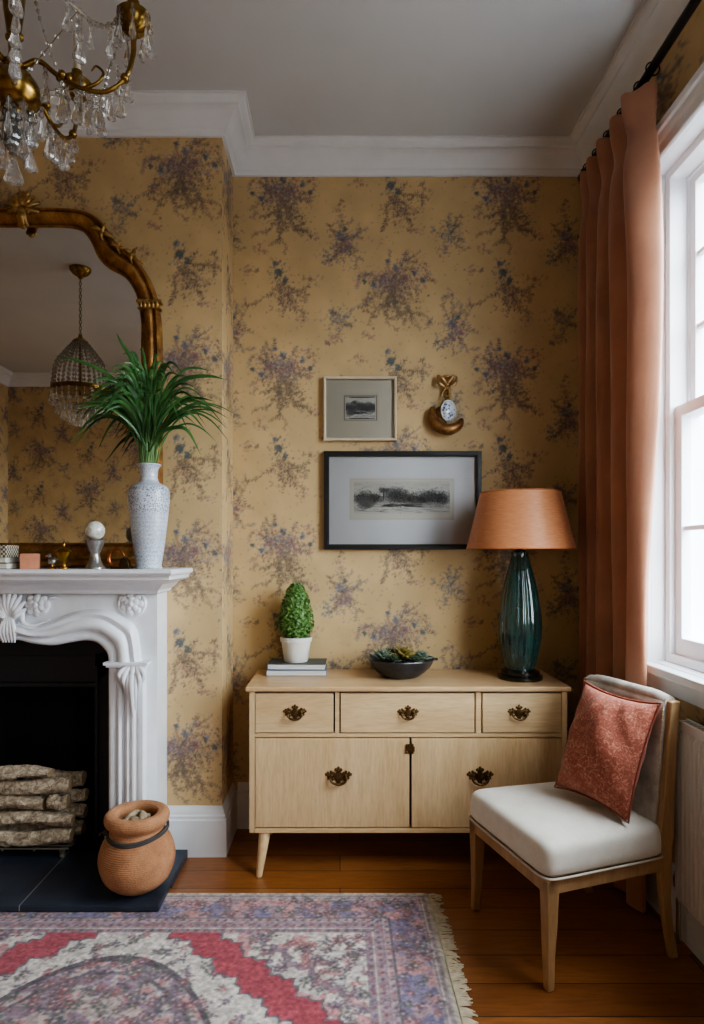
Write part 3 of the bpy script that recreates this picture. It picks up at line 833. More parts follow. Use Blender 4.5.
for s in (-1, 1):
    mb = MB()
    for (px, py, sc, aa) in [(83, 233, 1.0, -.75), (99, 248, .75, -.6), (113, 256, 1.0, -.9)]:
        leafcluster(mb, s * px * MS, ZM(py), [(aa if s > 0 else PI - aa, .055 * sc, .008, .3 * s), ((aa + PI) if s > 0 else -aa, .05 * sc, .008, .35 * s), (aa + 1.6 if s > 0 else PI - aa - 1.6, .035 * sc, .007, .4 * s), (aa - 1.2 if s > 0 else PI - aa + 1.2, .03 * sc, .006, .4)], -.05)
        mb.ball((s * px * MS, -.062, ZM(py)), .012 * sc, 9, 6, (1, .8, 1))
    mb.build('shoulder_ornament', MAT_GILTHI, root, smooth=70)
    mb = MB(); cx, cz = s * 129.5 * MS, ZM(302)
    mb.box(cx - .055, cx + .055, -.062, -.02, cz - .006, cz + .006); mb.box(cx - .05, cx + .05, -.060, -.02, cz - .034, cz - .028)
    for k in range(-2, 3): mb.ball((cx + k * .018, -.058, cz - .016), .012, 8, 6, (.8, .8, 1.3))
    mb.build('side_ornament', MAT_GILTHI, root, smooth=60)
    mb = MB()                                         # corner scrolls at the foot
    leafcluster(mb, s * 128 * MS, 1.38, [(PI / 2, .07, .009, .2 * s), (PI if s > 0 else 0, .08, .009, .2), (PI * .75 if s > 0 else PI * .25, .05, .009, .1)], -.05)
    mb.build('foot_ornament', MAT_GILTHI, root, smooth=70)

# ------------------------------------------------------------------ things on the mantel
ZMT = 1.3128
# tall speckled vase
m, nt, b, out = new_mat('speckled_porcelain')
vec = coords(nt)
vo = nt.nodes.new('ShaderNodeTexVoronoi'); vo.inputs['Scale'].default_value = 150; nt.links.new(coords(nt, (1, 1, .8)), vo.inputs['Vector'])
spot = ramp(nt, vo.outputs['Distance'], [(.34, (1, 1, 1)), (.46, (0, 0, 0))])
tc = nt.nodes.new('ShaderNodeTexCoord'); sp = nt.nodes.new('ShaderNodeSeparateXYZ'); nt.links.new(tc.outputs['Object'], sp.inputs[0])
band = ramp(nt, sp.outputs[2], [(0.0, (.55,) * 3), (.17, (.45,) * 3), (.225, (.35,) * 3), (.245, (.95,) * 3), (.335, (1,) * 3), (.35, (.35,) * 3), (.43, (.5,) * 3)])
n1 = noise(nt, vec, 60, 3)
fac = mix(nt, 1.0, spot, band, 'MULTIPLY')
fac = mix(nt, 1.0, fac, ramp(nt, n1, [(.3, (.45,) * 3), (.6, (1,) * 3)]), 'MULTIPLY')
base = ramp(nt, noise(nt, vec, 12, 4), [(.3, lin((190, 200, 214))), (.7, lin((214, 222, 232)))])
rings = nt.nodes.new('ShaderNodeTexWave'); rings.bands_direction = 'Z'; rings.inputs['Scale'].default_value = 18; rings.inputs['Distortion'].default_value = .4; nt.links.new(vec, rings.inputs['Vector'])
base = mix(nt, .12, base, rings.outputs['Color'], 'MULTIPLY')
nt.links.new(mix(nt, fac, base, lin((60, 76, 116))), b.inputs['Base Color'])
b.inputs['Roughness'].default_value = .3; b.inputs['Coat Weight'].default_value = .3
bump(nt, b, rings.outputs['Fac'], .12, .002)
VX, VY = -.805, 2.675
vase = MB()
P0 = [(0, 0), (.054, 0), (.056, .006), (.052, .012), (.058, .05), (.070, .14), (.081, .24), (.086, .30), (.084, .325), (.074, .345), (.052, .357), (.040, .366), (.036, .385), (.037, .410), (.044, .428), (.050, .434), (.049, .439), (.042, .436), (.034, .41), (.032, .38), (.05, .34), (.06, .2), (0, .19)]
vase.lathe([(max(0, p.x), p.y) for p in catmull([(r, z, 0) for r, z in P0], 4)], 48)
o = vase.build('vase', m, smooth=70); o.location = (VX, VY, ZMT)
tag(o, 'tall pale blue speckled porcelain vase on the right end of the mantel', 'vase')
# strappy plant
def leaf_mat(name, c1, c2, rough=.4, sc=9):
    m, nt, b, out = new_mat(name)
    nt.links.new(ramp(nt, noise(nt, coords(nt), sc, 4), [(.3, lin(c1)), (.7, lin(c2))]), b.inputs['Base Color'])
    b.inputs['Roughness'].default_value = rough
    b.inputs['Subsurface Weight'].default_value = 0.0
    bump(nt, b, noise(nt, coords(nt), 60, 2), .1, .001)
    return m
MAT_LEAF = leaf_mat('strap_leaf', (30, 70, 34), (84, 134, 72), .35)
MAT_STALK = leaf_mat('pale_stalk', (72, 116, 62), (134, 164, 102), .5)
root = thing('strappy_plant', 'bushy green plant with long arching strap leaves in the speckled vase', 'plant', (VX, VY, ZMT + .437))
rr = random.Random(11)
mb = MB(); ms = MB()
def blade(mb, pts, w, twist=0):
    C = catmull(pts, 5); n = len(C); rows = []
    for i, p in enumerate(C):
        t = i / (n - 1)
        tg = (C[min(i+1, n-1)] - C[max(i-1, 0)]).normalized()
        side = tg.cross(Vector((0.15, -1, .25 + twist))).normalized()
        nn = side.cross(tg).normalized()
        ww = w * (0.35 + .65 * min(1, t * 3)) * (1 - max(0, (t - .55) / .45) ** 1.6 * .97)
        rows.append([p - side * ww, p + nn * ww * .35, p + side * ww])
    mb.grid(rows)
for k in range(165):
    a = rr.uniform(0, 2 * PI)
    reach = rr.uniform(.03, 1.0) ** .7
    R = (.33 if math.cos(a) > 0 else .30) * reach
    H = rr.uniform(.40, .52) * (1 - .42 * reach ** 2) * rr.uniform(.72, 1.05)
    dx, dy = math.cos(a) * R, math.sin(a) * min(R, .30) * (.34 if math.sin(a) > 0 else .9)
    droop = rr.uniform(.02, .17) * reach
    b0 = (rr.uniform(-.022, .022), rr.uniform(-.022, .022), -.06)
    p1 = (dx * .13 + b0[0], dy * .12, H * .42); p2 = (dx * .48, dy * .45, H * .86); p3 = (dx * .80, dy * .8, H * .98 - droop * .25); p4 = (dx * 1.12, dy * 1.05, H - droop)
    w = rr.uniform(.0042, .0072)
    C = catmull([b0, p1, p2, p3, p4], 5)
    cut = 7
    blade(mb, [C[4]] + [C[i] for i in (8, 12, 16, 20)], w, rr.uniform(-.5, .5))
    ms.tube([C[i] for i in range(0, cut)], [.0034 - .0002 * i for i in range(cut)], 6)
for (pts, w) in [([(-.01, -.02, .08), (-.06, -.04, .26), (-.16, -.06, .37), (-.28, -.07, .42), (-.36, -.08, .435)], .008), ([(.01, -.02, .08), (.07, -.04, .27), (.16, -.05, .345), (.26, -.05, .36), (.335, -.05, .345)], .010),
                 ([(.01, -.03, .05), (.06, -.05, .12), (.12, -.06, .145), (.18, -.07, .13), (.235, -.07, .03)], .009), ([(0, -.03, .1), (-.03, -.04, .30), (-.06, -.04, .43), (-.10, -.05, .50), (-.12, -.05, .54)], .008),
                 ([(0, -.03, .05), (-.05, -.05, .2), (-.12, -.06, .26), (-.19, -.07, .25), (-.235, -.07, .16)], .008)]:
    blade(mb, pts, w)
mb.build('leaves', MAT_LEAF, root, smooth=180, merge=False)
ms.build('stems', MAT_STALK, root, smooth=60, merge=False)

# small ornaments
MAT_BRASS = simple('aged_brass', (186, 142, 62), rough=.28, metal=1.0, var=.2, vscale=20, bscale=60, bstr=.12)
MAT_DKBRASS = simple('dark_bronze', (92, 72, 48), rough=.4, metal=.9, var=.25, vscale=30, bscale=70, bstr=.2)
MAT_COPPER = simple('copper_metal', (190, 116, 76), rough=.3, metal=1, var=.15, bscale=60, bstr=.1)
MAT_SILVER = simple('silver_metal', (200, 200, 196), rough=.3, metal=.9, var=.2, vscale=30, bscale=80, bstr=.4)
YM = 2.63
px2x = lambda p, D: (p - 340) * D / FPX
MAT_PAGE = simple('paper_pages', (226, 220, 206), rough=.9, var=.06, vscale=10, bscale=300, bstr=.3, stretch=(1, 1, 12))
def book(name, label, loc, w, d, h, cover, rz=0, group=None, page=MAT_PAGE):
    r = thing(name, label, 'book', loc, rz, group)
    t = .0028
    c = MB()
    c.box(-w/2, w/2, -d/2, d/2, 0, t); c.box(-w/2, w/2, -d/2, d/2, h - t, h); c.box(-w/2, -w/2 + t, -d/2, d/2, t, h - t)
    c.build('cover', cover, r, smooth=0, bevel=.0008)
    p = MB(); p.box(-w/2 + t, w/2 - .004, -d/2 + .003, d/2 - .003, t, h - t); p.build('pages', page, r, smooth=0)
    return r
MAT_CLOTHGREY = simple('grey_book_cloth', (116, 124, 126), rough=.8, var=.1, bscale=300, bstr=.2)
MAT_CLOTHPALE = simple('pale_book_cloth', (170, 174, 170), rough=.8, var=.1, bscale=300, bstr=.2)
bx = px2x(-14, YM)
book('book', 'lower grey book at the left end of the mantel under patterned box', (bx, YM, ZMT), .25, .14, .025, MAT_CLOTHGREY, group='books on the mantel')
book('book', 'upper paler book on the mantel directly under the patterned box', (bx - .004, YM, ZMT + .0255), .24, .13, .022, MAT_CLOTHPALE, group='books on the mantel')
m, nt, b, out = new_mat('fretwork_silver')
ck = nt.nodes.new('ShaderNodeTexChecker'); ck.inputs['Scale'].default_value = 110; nt.links.new(coords(nt, (1, 1, 1), (.0, .0, .0)), ck.inputs['Vector'])
ck.inputs['Color1'].default_value = (*lin((216, 210, 196)), 1); ck.inputs['Color2'].default_value = (*lin((92, 84, 72)), 1)
nt.links.new(ck.outputs[0], b.inputs['Base Color']); b.inputs['Metallic'].default_value = .3; b.inputs['Roughness'].default_value = .4
root = thing('trinket_box', 'small silver patterned trinket box on books at mantel left end', 'box', (bx + .005, YM, ZMT + .048))
mb = MB(); mb.box(-.105, .105, -.05, .05, 0, .034); mb.build('box_body', m, root, smooth=0, bevel=.002)
mb = MB(); mb.box(-.107, .107, -.052, .052, .0345, .050); mb.build('lid', m, root, smooth=0, bevel=.003)
MAT_TERRA = simple('terracotta_block', (204, 138, 106), rough=.75, var=.12, vscale=20, bscale=60, bstr=.15)
mb = MB(); mb.box(-.036, .036, -.034, .034, 0, .062); mb.box(-.031, .031, -.030, .030, .062, .0635)
o = mb.build('wooden_box', MAT_TERRA, smooth=0, bevel=.003); o.location = (px2x(27, YM - .03), YM, ZMT); o.rotation_euler.z = .35
tag(o, 'small salmon-coloured wooden cube box beside books on mantel', 'box')
# little bird figure
root = thing('bird_figurine', 'tiny brass and silver bird figurine left of the brass cup', 'figurine', (px2x(52, YM), YM, ZMT))
mb = MB(); mb.lathe([(0, 0), (.016, 0), (.014, .006), (.006, .010), (.005, .018)], 14); mb.build('base', MAT_BRASS, root, smooth=50)
mb = MB(); mb.ball((0, 0, .032), .016, 12, 8, (1.1, .8, 1.0)); mb.ball((-.010, 0, .054), .010, 10, 8); mb.tube([(-.017, 0, .055), (-.028, 0, .052)], [.004, .001], 6); mb.tube([(.012, 0, .036), (.03, 0, .046)], [.007, .003], 6)
mb.build('bird', MAT_SILVER, root, smooth=60)
# brass cup with finial
root = thing('brass_cup', 'small ornate lidded brass cup with pointed finial on mantel', 'cup', (px2x(64, YM), YM, ZMT))
mb = MB(); mb.lathe([(0, 0), (.020, 0), (.020, .005), (.010, .010), (.008, .024), (.012, .030), (.024, .042), (.032, .058), (.034, .070), (.030, .072), (.028, .066), (.010, .04), (0, .038)], 24, rib=lambda a, z: 1 + (.05 * math.cos(9 * a) if z > .03 else 0)); mb.build('bowl', MAT_BRASS, root, smooth=50)
mb = MB(); mb.lathe([(.031, .072), (.026, .080), (.012, .086), (.005, .090), (.007, .098), (.004, .106), (0, .125)], 20); mb.build('lid', MAT_BRASS, root, smooth=50)
for s in (-1, 1):
    mb = MB(); mb.tube(catmull([(s * .030, 0, .052), (s * .044, 0, .058), (s * .042, 0, .074), (s * .032, 0, .070)], 4), .003, 6); mb.build('handle', MAT_BRASS, root, smooth=60)
# crystal ball on a stand
m, nt, b, out = new_mat('pale_marble')
nt.links.new(ramp(nt, noise(nt, coords(nt), 30, 6, .7, 1.5), [(.3, lin((150, 150, 138))), (.55, lin((224, 222, 212))), (.8, lin((176, 186, 178)))]), b.inputs['Base Color'])
b.inputs['Roughness'].default_value = .15; b.inputs['Coat Weight'].default_value = .6
MAT_ORB = m
root = thing('orb_ornament', 'pale stone orb on a silver and glass pedestal stand', 'ornament', (px2x(95, YM), YM, ZMT))
mb = MB(); mb.ball((0, 0, .158), .0405, 28, 18); mb.build('orb', MAT_ORB, root, smooth=180)
mb = MB(); mb.lathe([(0, .006), (.043, 0), (.043, .006), (.034, .014), (.026, .03), (.020, .055), (.019, .066), (.024, .074), (.032, .092), (.038, .108), (.041, .116), (.036, .122), (.028, .118), (0, .112)], 24, rib=lambda a, z: 1 + (.04 * math.cos(8 * a) if z < .06 else 0))
mb.build('pedestal', MAT_SILVER, root, smooth=50)
# copper ring ornament
root = thing('ring_ornament', 'copper ring ornament with bronze block beside the tall vase', 'ornament', (px2x(119.5, YM), YM, ZMT))
mb = MB(); mb.tube([(-.012 + .032 * math.cos(a), .0, .044 + .036 * math.sin(a)) for a in np.linspace(.3, 5.6, 26)], [.004 + .003 * math.sin(i * .12) for i in range(26)], 8); mb.build('ring', MAT_COPPER, root, smooth=60)
mb = MB(); mb.box(-.03, .05, -.022, .022, 0, .010); mb.prism([(.002, .010), (.045, .010), (.040, .034), (.022, .048), (.006, .036)], -.016, .016, 'y'); mb.build('base', MAT_DKBRASS, root, smooth=0, bevel=.003)
# ================================================================== sideboard wall
SD = 2.76                                            # front plane of the sideboard
SX0, SX1 = -.395, .988
wx = lambda p, D=SD: (p - 340) * D / FPX
wz = lambda p, D=SD: CAMZ + (555 - p) * D / FPX
LT, DK = (228, 200, 158), (206, 172, 128)
MAT_WH = wood('limed_oak_horizontal', LT, DK, 'x', 4, .45)
MAT_WV = wood('limed_oak_vertical', LT, DK, 'z', 4, .45)
MAT_WTOP = wood('limed_oak_top', (224, 192, 150), (198, 160, 116), 'x', 4, .36, coat=.15)
MAT_GAP = simple('shadow_gap', (70, 50, 34), rough=.8, bstr=0)
MAT_HANDLE = simple('antique_bronze', (122, 96, 64), rough=.38, metal=.9, var=.22, vscale=60, bscale=120, bstr=.3)
root = thing('sideboard', 'pale limed oak sideboard with three drawers and two doors against wall', 'sideboard', ((SX0 + SX1) / 2, SD, 0))
cx0 = (SX0 + SX1) / 2
lx = lambda p: wx(p) - cx0
hw = (SX1 - SX0) / 2
DEP = .41
mb = MB(); mb.box(-hw - .014, hw + .014, -.014, DEP, .778, .800); mb.build('top', MAT_WTOP, root, smooth=0, bevel=.006, bseg=3)
zb, zt = wz(833), .777
mb = MB()
mb.box(-hw, -hw + .024, 0, DEP - .005, zb, zt); mb.box(hw - .024, hw, 0, DEP - .005, zb, zt)          # sides
mb.box(-hw + .0242, hw - .0242, .02, DEP - .006, zb, zb + .02); mb.box(-hw + .0242, hw - .0242, DEP - .014, DEP - .006, zb + .021, zt)
mb.build('carcass', MAT_WV, root, smooth=0, bevel=.002)
mb = MB()
mb.box(-hw + .0242, hw - .0242, .004, .03, wz(737.5), wz(733.5)); mb.box(-hw + .0242, hw - .0242, -.002, .03, zb + .0005, wz(828.5))
mb.box(-hw + .0242, hw - .0242, .006, .03, wz(692.3), zt)
for (a, c) in [(335, 339.5), (476, 481.5)]: mb.box(lx(a), lx(c), .004, .03, wz(733.4), wz(692.4))
mb.build('front_rails', MAT_WH, root, smooth=0, bevel=.0015)
mb = MB(); mb.box(-hw + .026, hw - .026, .031, .034, zb + .024, zt - .002); mb.build('inner_panel', MAT_GAP, root, smooth=0)

def pull_mesh(w=.105):
    """pierced bat-wing back plate"""
    mb = MB(); s = w / .105
    def disc(x, z, r, t=.0035, y=0): mb.lathe([(0, 0), (r, 0), (r * .96, t * .7), (r * .8, t), (0, t * 1.25)], 14, mat=Matrix.Translation((x * s, y, z * s)) @ Matrix.Rotation(PI / 2, 4, 'X') @ Matrix.Diagonal((s, s, 1, 1)))
    disc(0, .002, .021); disc(0, .026, .011); disc(0, .038, .006); disc(-.010, .030, .007); disc(.010, .030, .007)
    for q in (-1, 1):
        disc(q * .024, .010, .013); disc(q * .038, .008, .010); disc(q * .049, .011, .0065); disc(q * .043, .019, .005); disc(q * .040, -.004, .006); disc(q * .026, -.008, .008); disc(q * .030, .022, .006)
    disc(0, -.018, .010)
    return mb
def pull_bail(w=.105):
    mb = MB(); s = w / .105
    for q in (-1, 1): mb.ball((q * .029 * s, -.009, .008 * s), .0062 * s, 10, 7); mb.tube([(q * .029 * s, 0, .008 * s), (q * .029 * s, -.009, .008 * s)], .004 * s, 8)
    pts = [(-.029 * s, -.010, .008 * s), (-.033 * s, -.014, -.006 * s), (-.022 * s, -.018, -.019 * s), (0, -.019, -.025 * s), (.022 * s, -.018, -.019 * s), (.033 * s, -.014, -.006 * s), (.029 * s, -.010, .008 * s)]
    C = catmull(pts, 5); mb.tube(C, [.0030 * s + .0022 * s * math.sin(PI * i / (len(C) - 1)) for i in range(len(C))], 8)
    return mb
def pull(parent, x, z, w):
    o = pull_mesh(w).build('handle', MAT_HANDLE, parent, smooth=50); o.location = (x, -.0005, z)
    b_ = pull_bail(w).build('bail', MAT_HANDLE, parent, smooth=60); b_.location = (x, -.0005, z)

GAP = .0027
for (a, c, hx, w) in [(254.5, 334, 295, .098), (340, 475, 408, .090), (482, 564, 519, .096)]:
    y = -.001
    mb = MB(); x0, x1 = lx(a) + GAP, lx(c) - GAP
    if a == 254.5: x0 = -hw + .024 + GAP
    if c == 564: x1 = hw - .024 - GAP
    z0, z1 = wz(733.2) + GAP, wz(692.8) - GAP
    mb.box(x0, x1, y, .028, z0, z1)
    d = mb.build('drawer', MAT_WH, root, smooth=0, bevel=.0018)
    pull(d, lx(hx), wz(713.5), w)
for (a, c, hx) in [(254, 410, 338.5), (411, 564, 480)]:
    mb = MB(); x0, x1 = lx(a) + GAP, lx(c) - GAP
    if a == 254: x0 = -hw + .024 + GAP
    if c == 564: x1 = hw - .024 - GAP
    mb.box(x0, x1, -.001, .028, wz(828) + GAP, wz(738) - GAP)
    d = mb.build('door', MAT_WV, root, smooth=0, bevel=.0018)
    pull(d, lx(hx), wz(777), .112)
    if a == 411:
        mb = MB(); X, Zc = lx(409.5), wz(748.5)
        mb.box(X - .016, X + .016, -.006, -.0015, Zc - .020, Zc + .020); mb.box(X - .004, X + .022, -.010, -.006, Zc - .012, Zc + .012)
        for q in (-1, 1): mb.ball((X - .012, -.008, Zc + q * .014), .005, 8, 6); mb.ball((X + .014, -.008, Zc + q * .017), .005, 8, 6)
        mb.build('latch', MAT_HANDLE, d, smooth=40, bevel=.001)
for (sx, sy) in ((-1, 0), (1, 0), (-1, 1), (1, 1)):
    mb = MB()
    xt, xb_ = sx * (hw - .065), sx * (hw - .050); yt = .035 if sy == 0 else DEP - .07; yb = yt - .085 if sy == 0 else yt + .02
    mb.tube([(xb_, yb, 0), (xb_, yb, .004), ((xt + xb_) / 2, (yt + yb) / 2, zb * .5), (xt, yt, zb - .0005)], [.0125, .0135, .020, .027], 20)
    mb.build('leg', MAT_WV, root, smooth=50)

# books, topiary, bowl
ZS = .8003
MAT_COVA = simple('slate_green_cover', (74, 84, 82), rough=.55, var=.08, bscale=300, bstr=.1)
MAT_COVB = simple('blue_grey_cover', (120, 130, 148), rough=.55, var=.08, bscale=300, bstr=.1)
MAT_PAGEW = simple('white_pages', (216, 218, 220), rough=.9, var=.06, vscale=10, bscale=300, bstr=.3, stretch=(1, 1, 12))
book('book', 'blue-grey covered book, lower of the two under the topiary', (-.206, 3.075, ZS), .285, .175, .027, MAT_COVB, .02, 'books on the sideboard', MAT_PAGEW)
book('book', 'slate green covered book, upper of the two under the topiary', (-.204, 3.078, ZS + .0273), .275, .17, .028, MAT_COVA, -.02, 'books on the sideboard', MAT_PAGEW)
MAT_WHITEPOT = simple('white_ceramic', (228, 226, 220), rough=.35, var=.04, bscale=30, bstr=.05)
root = thing('potted_topiary', 'small cone-shaped green topiary in white pot standing on books', 'plant', (px2x(296, 3.07), 3.075, ZS + .0556))
mb = MB(); mb.lathe([(0, 0), (.054, 0), (.057, .004), (.071, .095), (.076, .096), (.078, .116), (.074, .119), (.068, .116), (.066, .10), (0, .098)], 40); mb.build('pot', MAT_WHITEPOT, root, smooth=50)
mb = MB(); mb.lathe([(.066, .1005), (.03, .107), (0, .109)], 20); mb.build('soil', simple('soil', (60, 46, 36), rough=.95, bscale=80, bstr=.6), root, smooth=60)
mb = MB(); rr = random.Random(3)
def conr(t): return .078 * (math.sin(min(1, (t + .12) / .40) * PI / 2) ** .7) * math.sqrt(max(0, 1 - max(0, (t - .22) / .78) ** 1.75)) + .003
HT = .262
mb.lathe([(0.0, .105)] + [(conr(t) * .80, .112 + HT * t) for t in np.linspace(0, 1, 16)] + [(0, .112 + HT * .99)], 24)
core = mb
for k in range(1500):
    t = rr.random() ** 1.15; a = rr.random() * 2 * PI; r = conr(t) * rr.uniform(.86, 1.08)
    p = Vector((r * math.cos(a), r * math.sin(a), .112 + HT * t + .002))
    nrm = Vector((math.cos(a), math.sin(a), .35 + rr.uniform(-.8, .9))); nrm += Vector((rr.uniform(-.7, .7), rr.uniform(-.7, .7), 0)); nrm.normalize()
    u = nrm.orthogonal().normalized(); w_ = nrm.cross(u); an = rr.random() * 6.28
    u, w_ = u * math.cos(an) + w_ * math.sin(an), w_ * math.cos(an) - u * math.sin(an)
    L, W = rr.uniform(.0085, .0125), rr.uniform(.0048, .0066)
    mb.add([p - u * L, p - u * L * .2 + w_ * W + nrm * .001, p + u * L, p - u * L * .2 - w_ * W + nrm * .001], [(0, 1, 2, 3)])
mb.build('foliage', leaf_mat('box_leaf', (26, 58, 24), (122, 168, 84), .5, 95), root, smooth=0, merge=False)  # leaf highlights and dark gaps painted in as mottled light and dark green

m, nt, b, out = new_mat('dark_glazed_stoneware')
nt.links.new(ramp(nt, noise(nt, coords(nt), 22, 5), [(.3, lin((30, 32, 38))), (.7, lin((58, 60, 68)))]), b.inputs['Base Color'])
b.inputs['Roughness'].default_value = .28; bump(nt, b, noise(nt, coords(nt, (1, 1, 2)), 34, 4), .45, .004)
BX, BY = px2x(400, 3.0), 2.985
mb = MB()
rib = lambda a, z: 1 + (.025 * math.cos(3 * a + .4) + .015 * math.cos(7 * a)) * min(1, z / .06)
mb.lathe([(0, 0), (.075, 0), (.085, .004), (.115, .025), (.138, .050), (.152, .078), (.157, .083), (.155, .088), (.147, .084), (.130, .058), (.10, .034), (0, .03)], 60, rib=rib)
mb.prism([(.148, -.018), (.172, -.012), (.178, 0), (.172, .012), (.148, .018)], .076, .087, 'z')
o = mb.build('bowl', m, smooth=60); o.location = (BX, BY, ZS)
tag(o, 'shallow dark glazed bowl holding succulents on the sideboard', 'bowl')
mb = MB(); mb.lathe([(.0, .070), (.08, .070), (.118, .068), (.136, .064)], 30, rib=rib)
o = mb.build('soil', simple('bowl_soil', (52, 42, 34), rough=.95, bscale=90, bstr=.7), smooth=60); o.location = (BX, BY, ZS)
tag(o, 'dark soil filling the shallow glazed bowl', 'soil', kind='stuff')
SUC = [leaf_mat('succulent_olive', (86, 74, 34), (156, 138, 70), .5), leaf_mat('succulent_grey', (70, 86, 74), (134, 150, 128), .5), leaf_mat('succulent_dark', (34, 48, 34), (84, 100, 70), .5)]
def succulent(label, x, y, z, R, n, mat, up, seed, long=1.0):
    root = thing('succulent', label, 'succulent', (BX + x, BY + y, ZS + z + .012), 0, 'succulents in the dark bowl')
    rr = random.Random(seed); mb = MB()
    for k in range(n):
        t = k / n; a = k * 2.39996; el = (.15 + up * t) ; L = R * (1.05 - .62 * t) * long * rr.uniform(.9, 1.1); wd = R * .26 * (1 - .4 * t)
        M = Matrix.Translation((0, 0, .012 + R * .28 * t)) @ Matrix.Rotation(a, 4, 'Z') @ Matrix.Rotation(-el, 4, 'Y')
        mb.ball((L * .52, 0, 0), 1, 8, 7, (L * .52, wd, wd * .42), 0, M)
        mb.tube([(L * .95, 0, 0), (L * 1.12, 0, .002)], [wd * .3, .0006], 6, 0, True, False, M)
    mb.build('leaves', mat, root, smooth=70, merge=False)
    mb = MB(); mb.tube([(0, 0, 0), (0, 0, .03)], [.008, .006], 8); mb.build('stem', SUC[2], root, smooth=60)
succulent('large olive-gold rosette succulent in the middle of the dark bowl', .015, .0, .060, .072, 26, SUC[0], 1.25, 1)
succulent('spiky grey-green succulent at the left end of the dark bowl', -.088, -.01, .056, .056, 20, SUC[1], 1.2, 2, 1.15)
succulent('grey-green rosette succulent at the right end of the dark bowl', .098, -.005, .056, .054, 20, SUC[1], 1.2, 3)
succulent('small dark green succulent at front left of the dark bowl', -.040, -.062, .055, .040, 18, SUC[2], 1.1, 4)
succulent('small dark green succulent at front right of the dark bowl', .060, -.068, .055, .038, 18, SUC[2], 1.1, 5)
succulent('dark pointed succulent at the back of the dark bowl', -.030, .075, .056, .045, 20, SUC[2], 1.3, 6, 1.2)

# table lamp
m, nt, b, out = new_mat('teal_glass')
nt.links.new(ramp(nt, noise(nt, coords(nt, (6, 6, 1)), 5, 4, .6), [(.3, lin((14, 40, 40))), (.7, lin((48, 86, 80)))]), b.inputs['Base Color'])
b.inputs['Roughness'].default_value = .08; b.inputs['Coat Weight'].default_value = .8; b.inputs['Coat Roughness'].default_value = .04; b.inputs['Transmission Weight'].default_value = .15
bump(nt, b, noise(nt, coords(nt, (5, 5, 1)), 7, 3), .15, .003)
LX, LY = px2x(520, 2.935), 2.935
root = thing('table_lamp', 'table lamp with ribbed teal glass body and copper-orange tapered shade', 'lamp', (LX, LY, ZS))
mb = MB(); mb.lathe([(0, 0), (.100, 0), (.103, .006), (.101, .016), (.094, .020), (.086, .022), (.089, .028), (.087, .036), (.078, .040), (.070, .046), (0, .046)], 48)
mb.build('base', simple('dark_lamp_base', (52, 48, 38), rough=.2, metal=.6, var=.2, bscale=60, bstr=.05, coat=.4), root, smooth=45)
BP = [(0, .0465), (.058, .0465), (.064, .055), (.078, .10), (.090, .16), (.0955, .22), (.094, .28), (.085, .36), (.070, .44), (.055, .50), (.044, .54), (.039, .565), (.040, .580), (.034, .584), (0, .584)]
mb = MB(); mb.lathe([(max(0, p.x), p.y) for p in catmull([(r, z, 0) for r, z in BP], 4)], 168, rib=lambda a, z: 1 + .020 * math.cos(22 * a) * (1 if .06 < z < .56 else 0))
mb.build('glass_body', m, root, smooth=60)
mb = MB(); mb.lathe([(0, .5845), (.026, .5845), (.026, .592), (.014, .596), (.012, .625), (.019, .63), (.019, .67), (.014, .675), (0, .675)], 20); mb.build('socket', simple('lamp_socket', (40, 34, 28), rough=.4, metal=.6, bstr=0), root, smooth=45)
m, nt, b, out = new_mat('copper_silk_shade')
nodes = nt.nodes
vec = coords(nt, (1, 1, 14)); n1 = noise(nt, vec, 30, 4)
colr = ramp(nt, n1, [(.3, lin((204, 132, 88))), (.7, lin((226, 160, 114)))])
geo = nodes.new('ShaderNodeNewGeometry')
tl = nodes.new('ShaderNodeBsdfTranslucent'); nt.links.new(colr, tl.inputs[0])
nt.links.new(mix(nt, geo.outputs['Backfacing'], colr, lin((232, 222, 204))), b.inputs['Base Color'])
b.inputs['Roughness'].default_value = .45; b.inputs['Sheen Weight'].default_value = .2
mx = nodes.new('ShaderNodeMixShader'); mx.inputs[0].default_value = .22
nt.links.new(b.outputs[0], mx.inputs[1]); nt.links.new(tl.outputs[0], mx.inputs[2]); nt.links.new(mx.outputs[0], out.inputs[0])
bump(nt, b, n1, .08, .001)
mb = MB(); r0, r1, z0, z1 = .243, .181, .598, .856
seg = 72
mb.grid([[(r * math.cos(a), r * math.sin(a), z) for a in np.linspace(0, 2 * PI, seg, endpoint=False)] for r, z in [(r0, z0), (r0 * .999, z0 + .006), (r0 * .75 + r1 * .25, z0 * .75 + z1 * .25), (r0 * .5 + r1 * .5, z0 * .5 + z1 * .5), (r0 * .25 + r1 * .75, z0 * .25 + z1 * .75), (r1, z1)]], close_u=True)
sh = mb.build('lamp_shade', m, root, smooth=180)
# recalc gives outward normals for the open cone; rims
MAT_TRIM = simple('shade_trim', (190, 116, 70), rough=.5, var=.05, bstr=0)
for r, z in ((r0, z0), (r1, z1)):
    mb = MB(); mb.tube([(r * math.cos(a), r * math.sin(a), z) for a in np.linspace(0, 2 * PI, seg, endpoint=False)], .0028, 6, closed=True)
    mb.build('shade_rim', MAT_TRIM, sh, smooth=60)
mb = MB()
for k in range(3):
    a = k * 2 * PI / 3; mb.tube([(.0, 0, .80), (r1 * .99 * math.cos(a), r1 * .99 * math.sin(a), .852)], .0022, 6)
mb.tube([(0, 0, .675), (0, 0, .80)], .006, 8); mb.ball((0, 0, .735), .03, 14, 10, (1, 1, 1.25))
mb.build('bulb_and_carrier', simple('frosted_bulb', (222, 218, 208), rough=.3, bstr=0, var=.02), root, smooth=60)

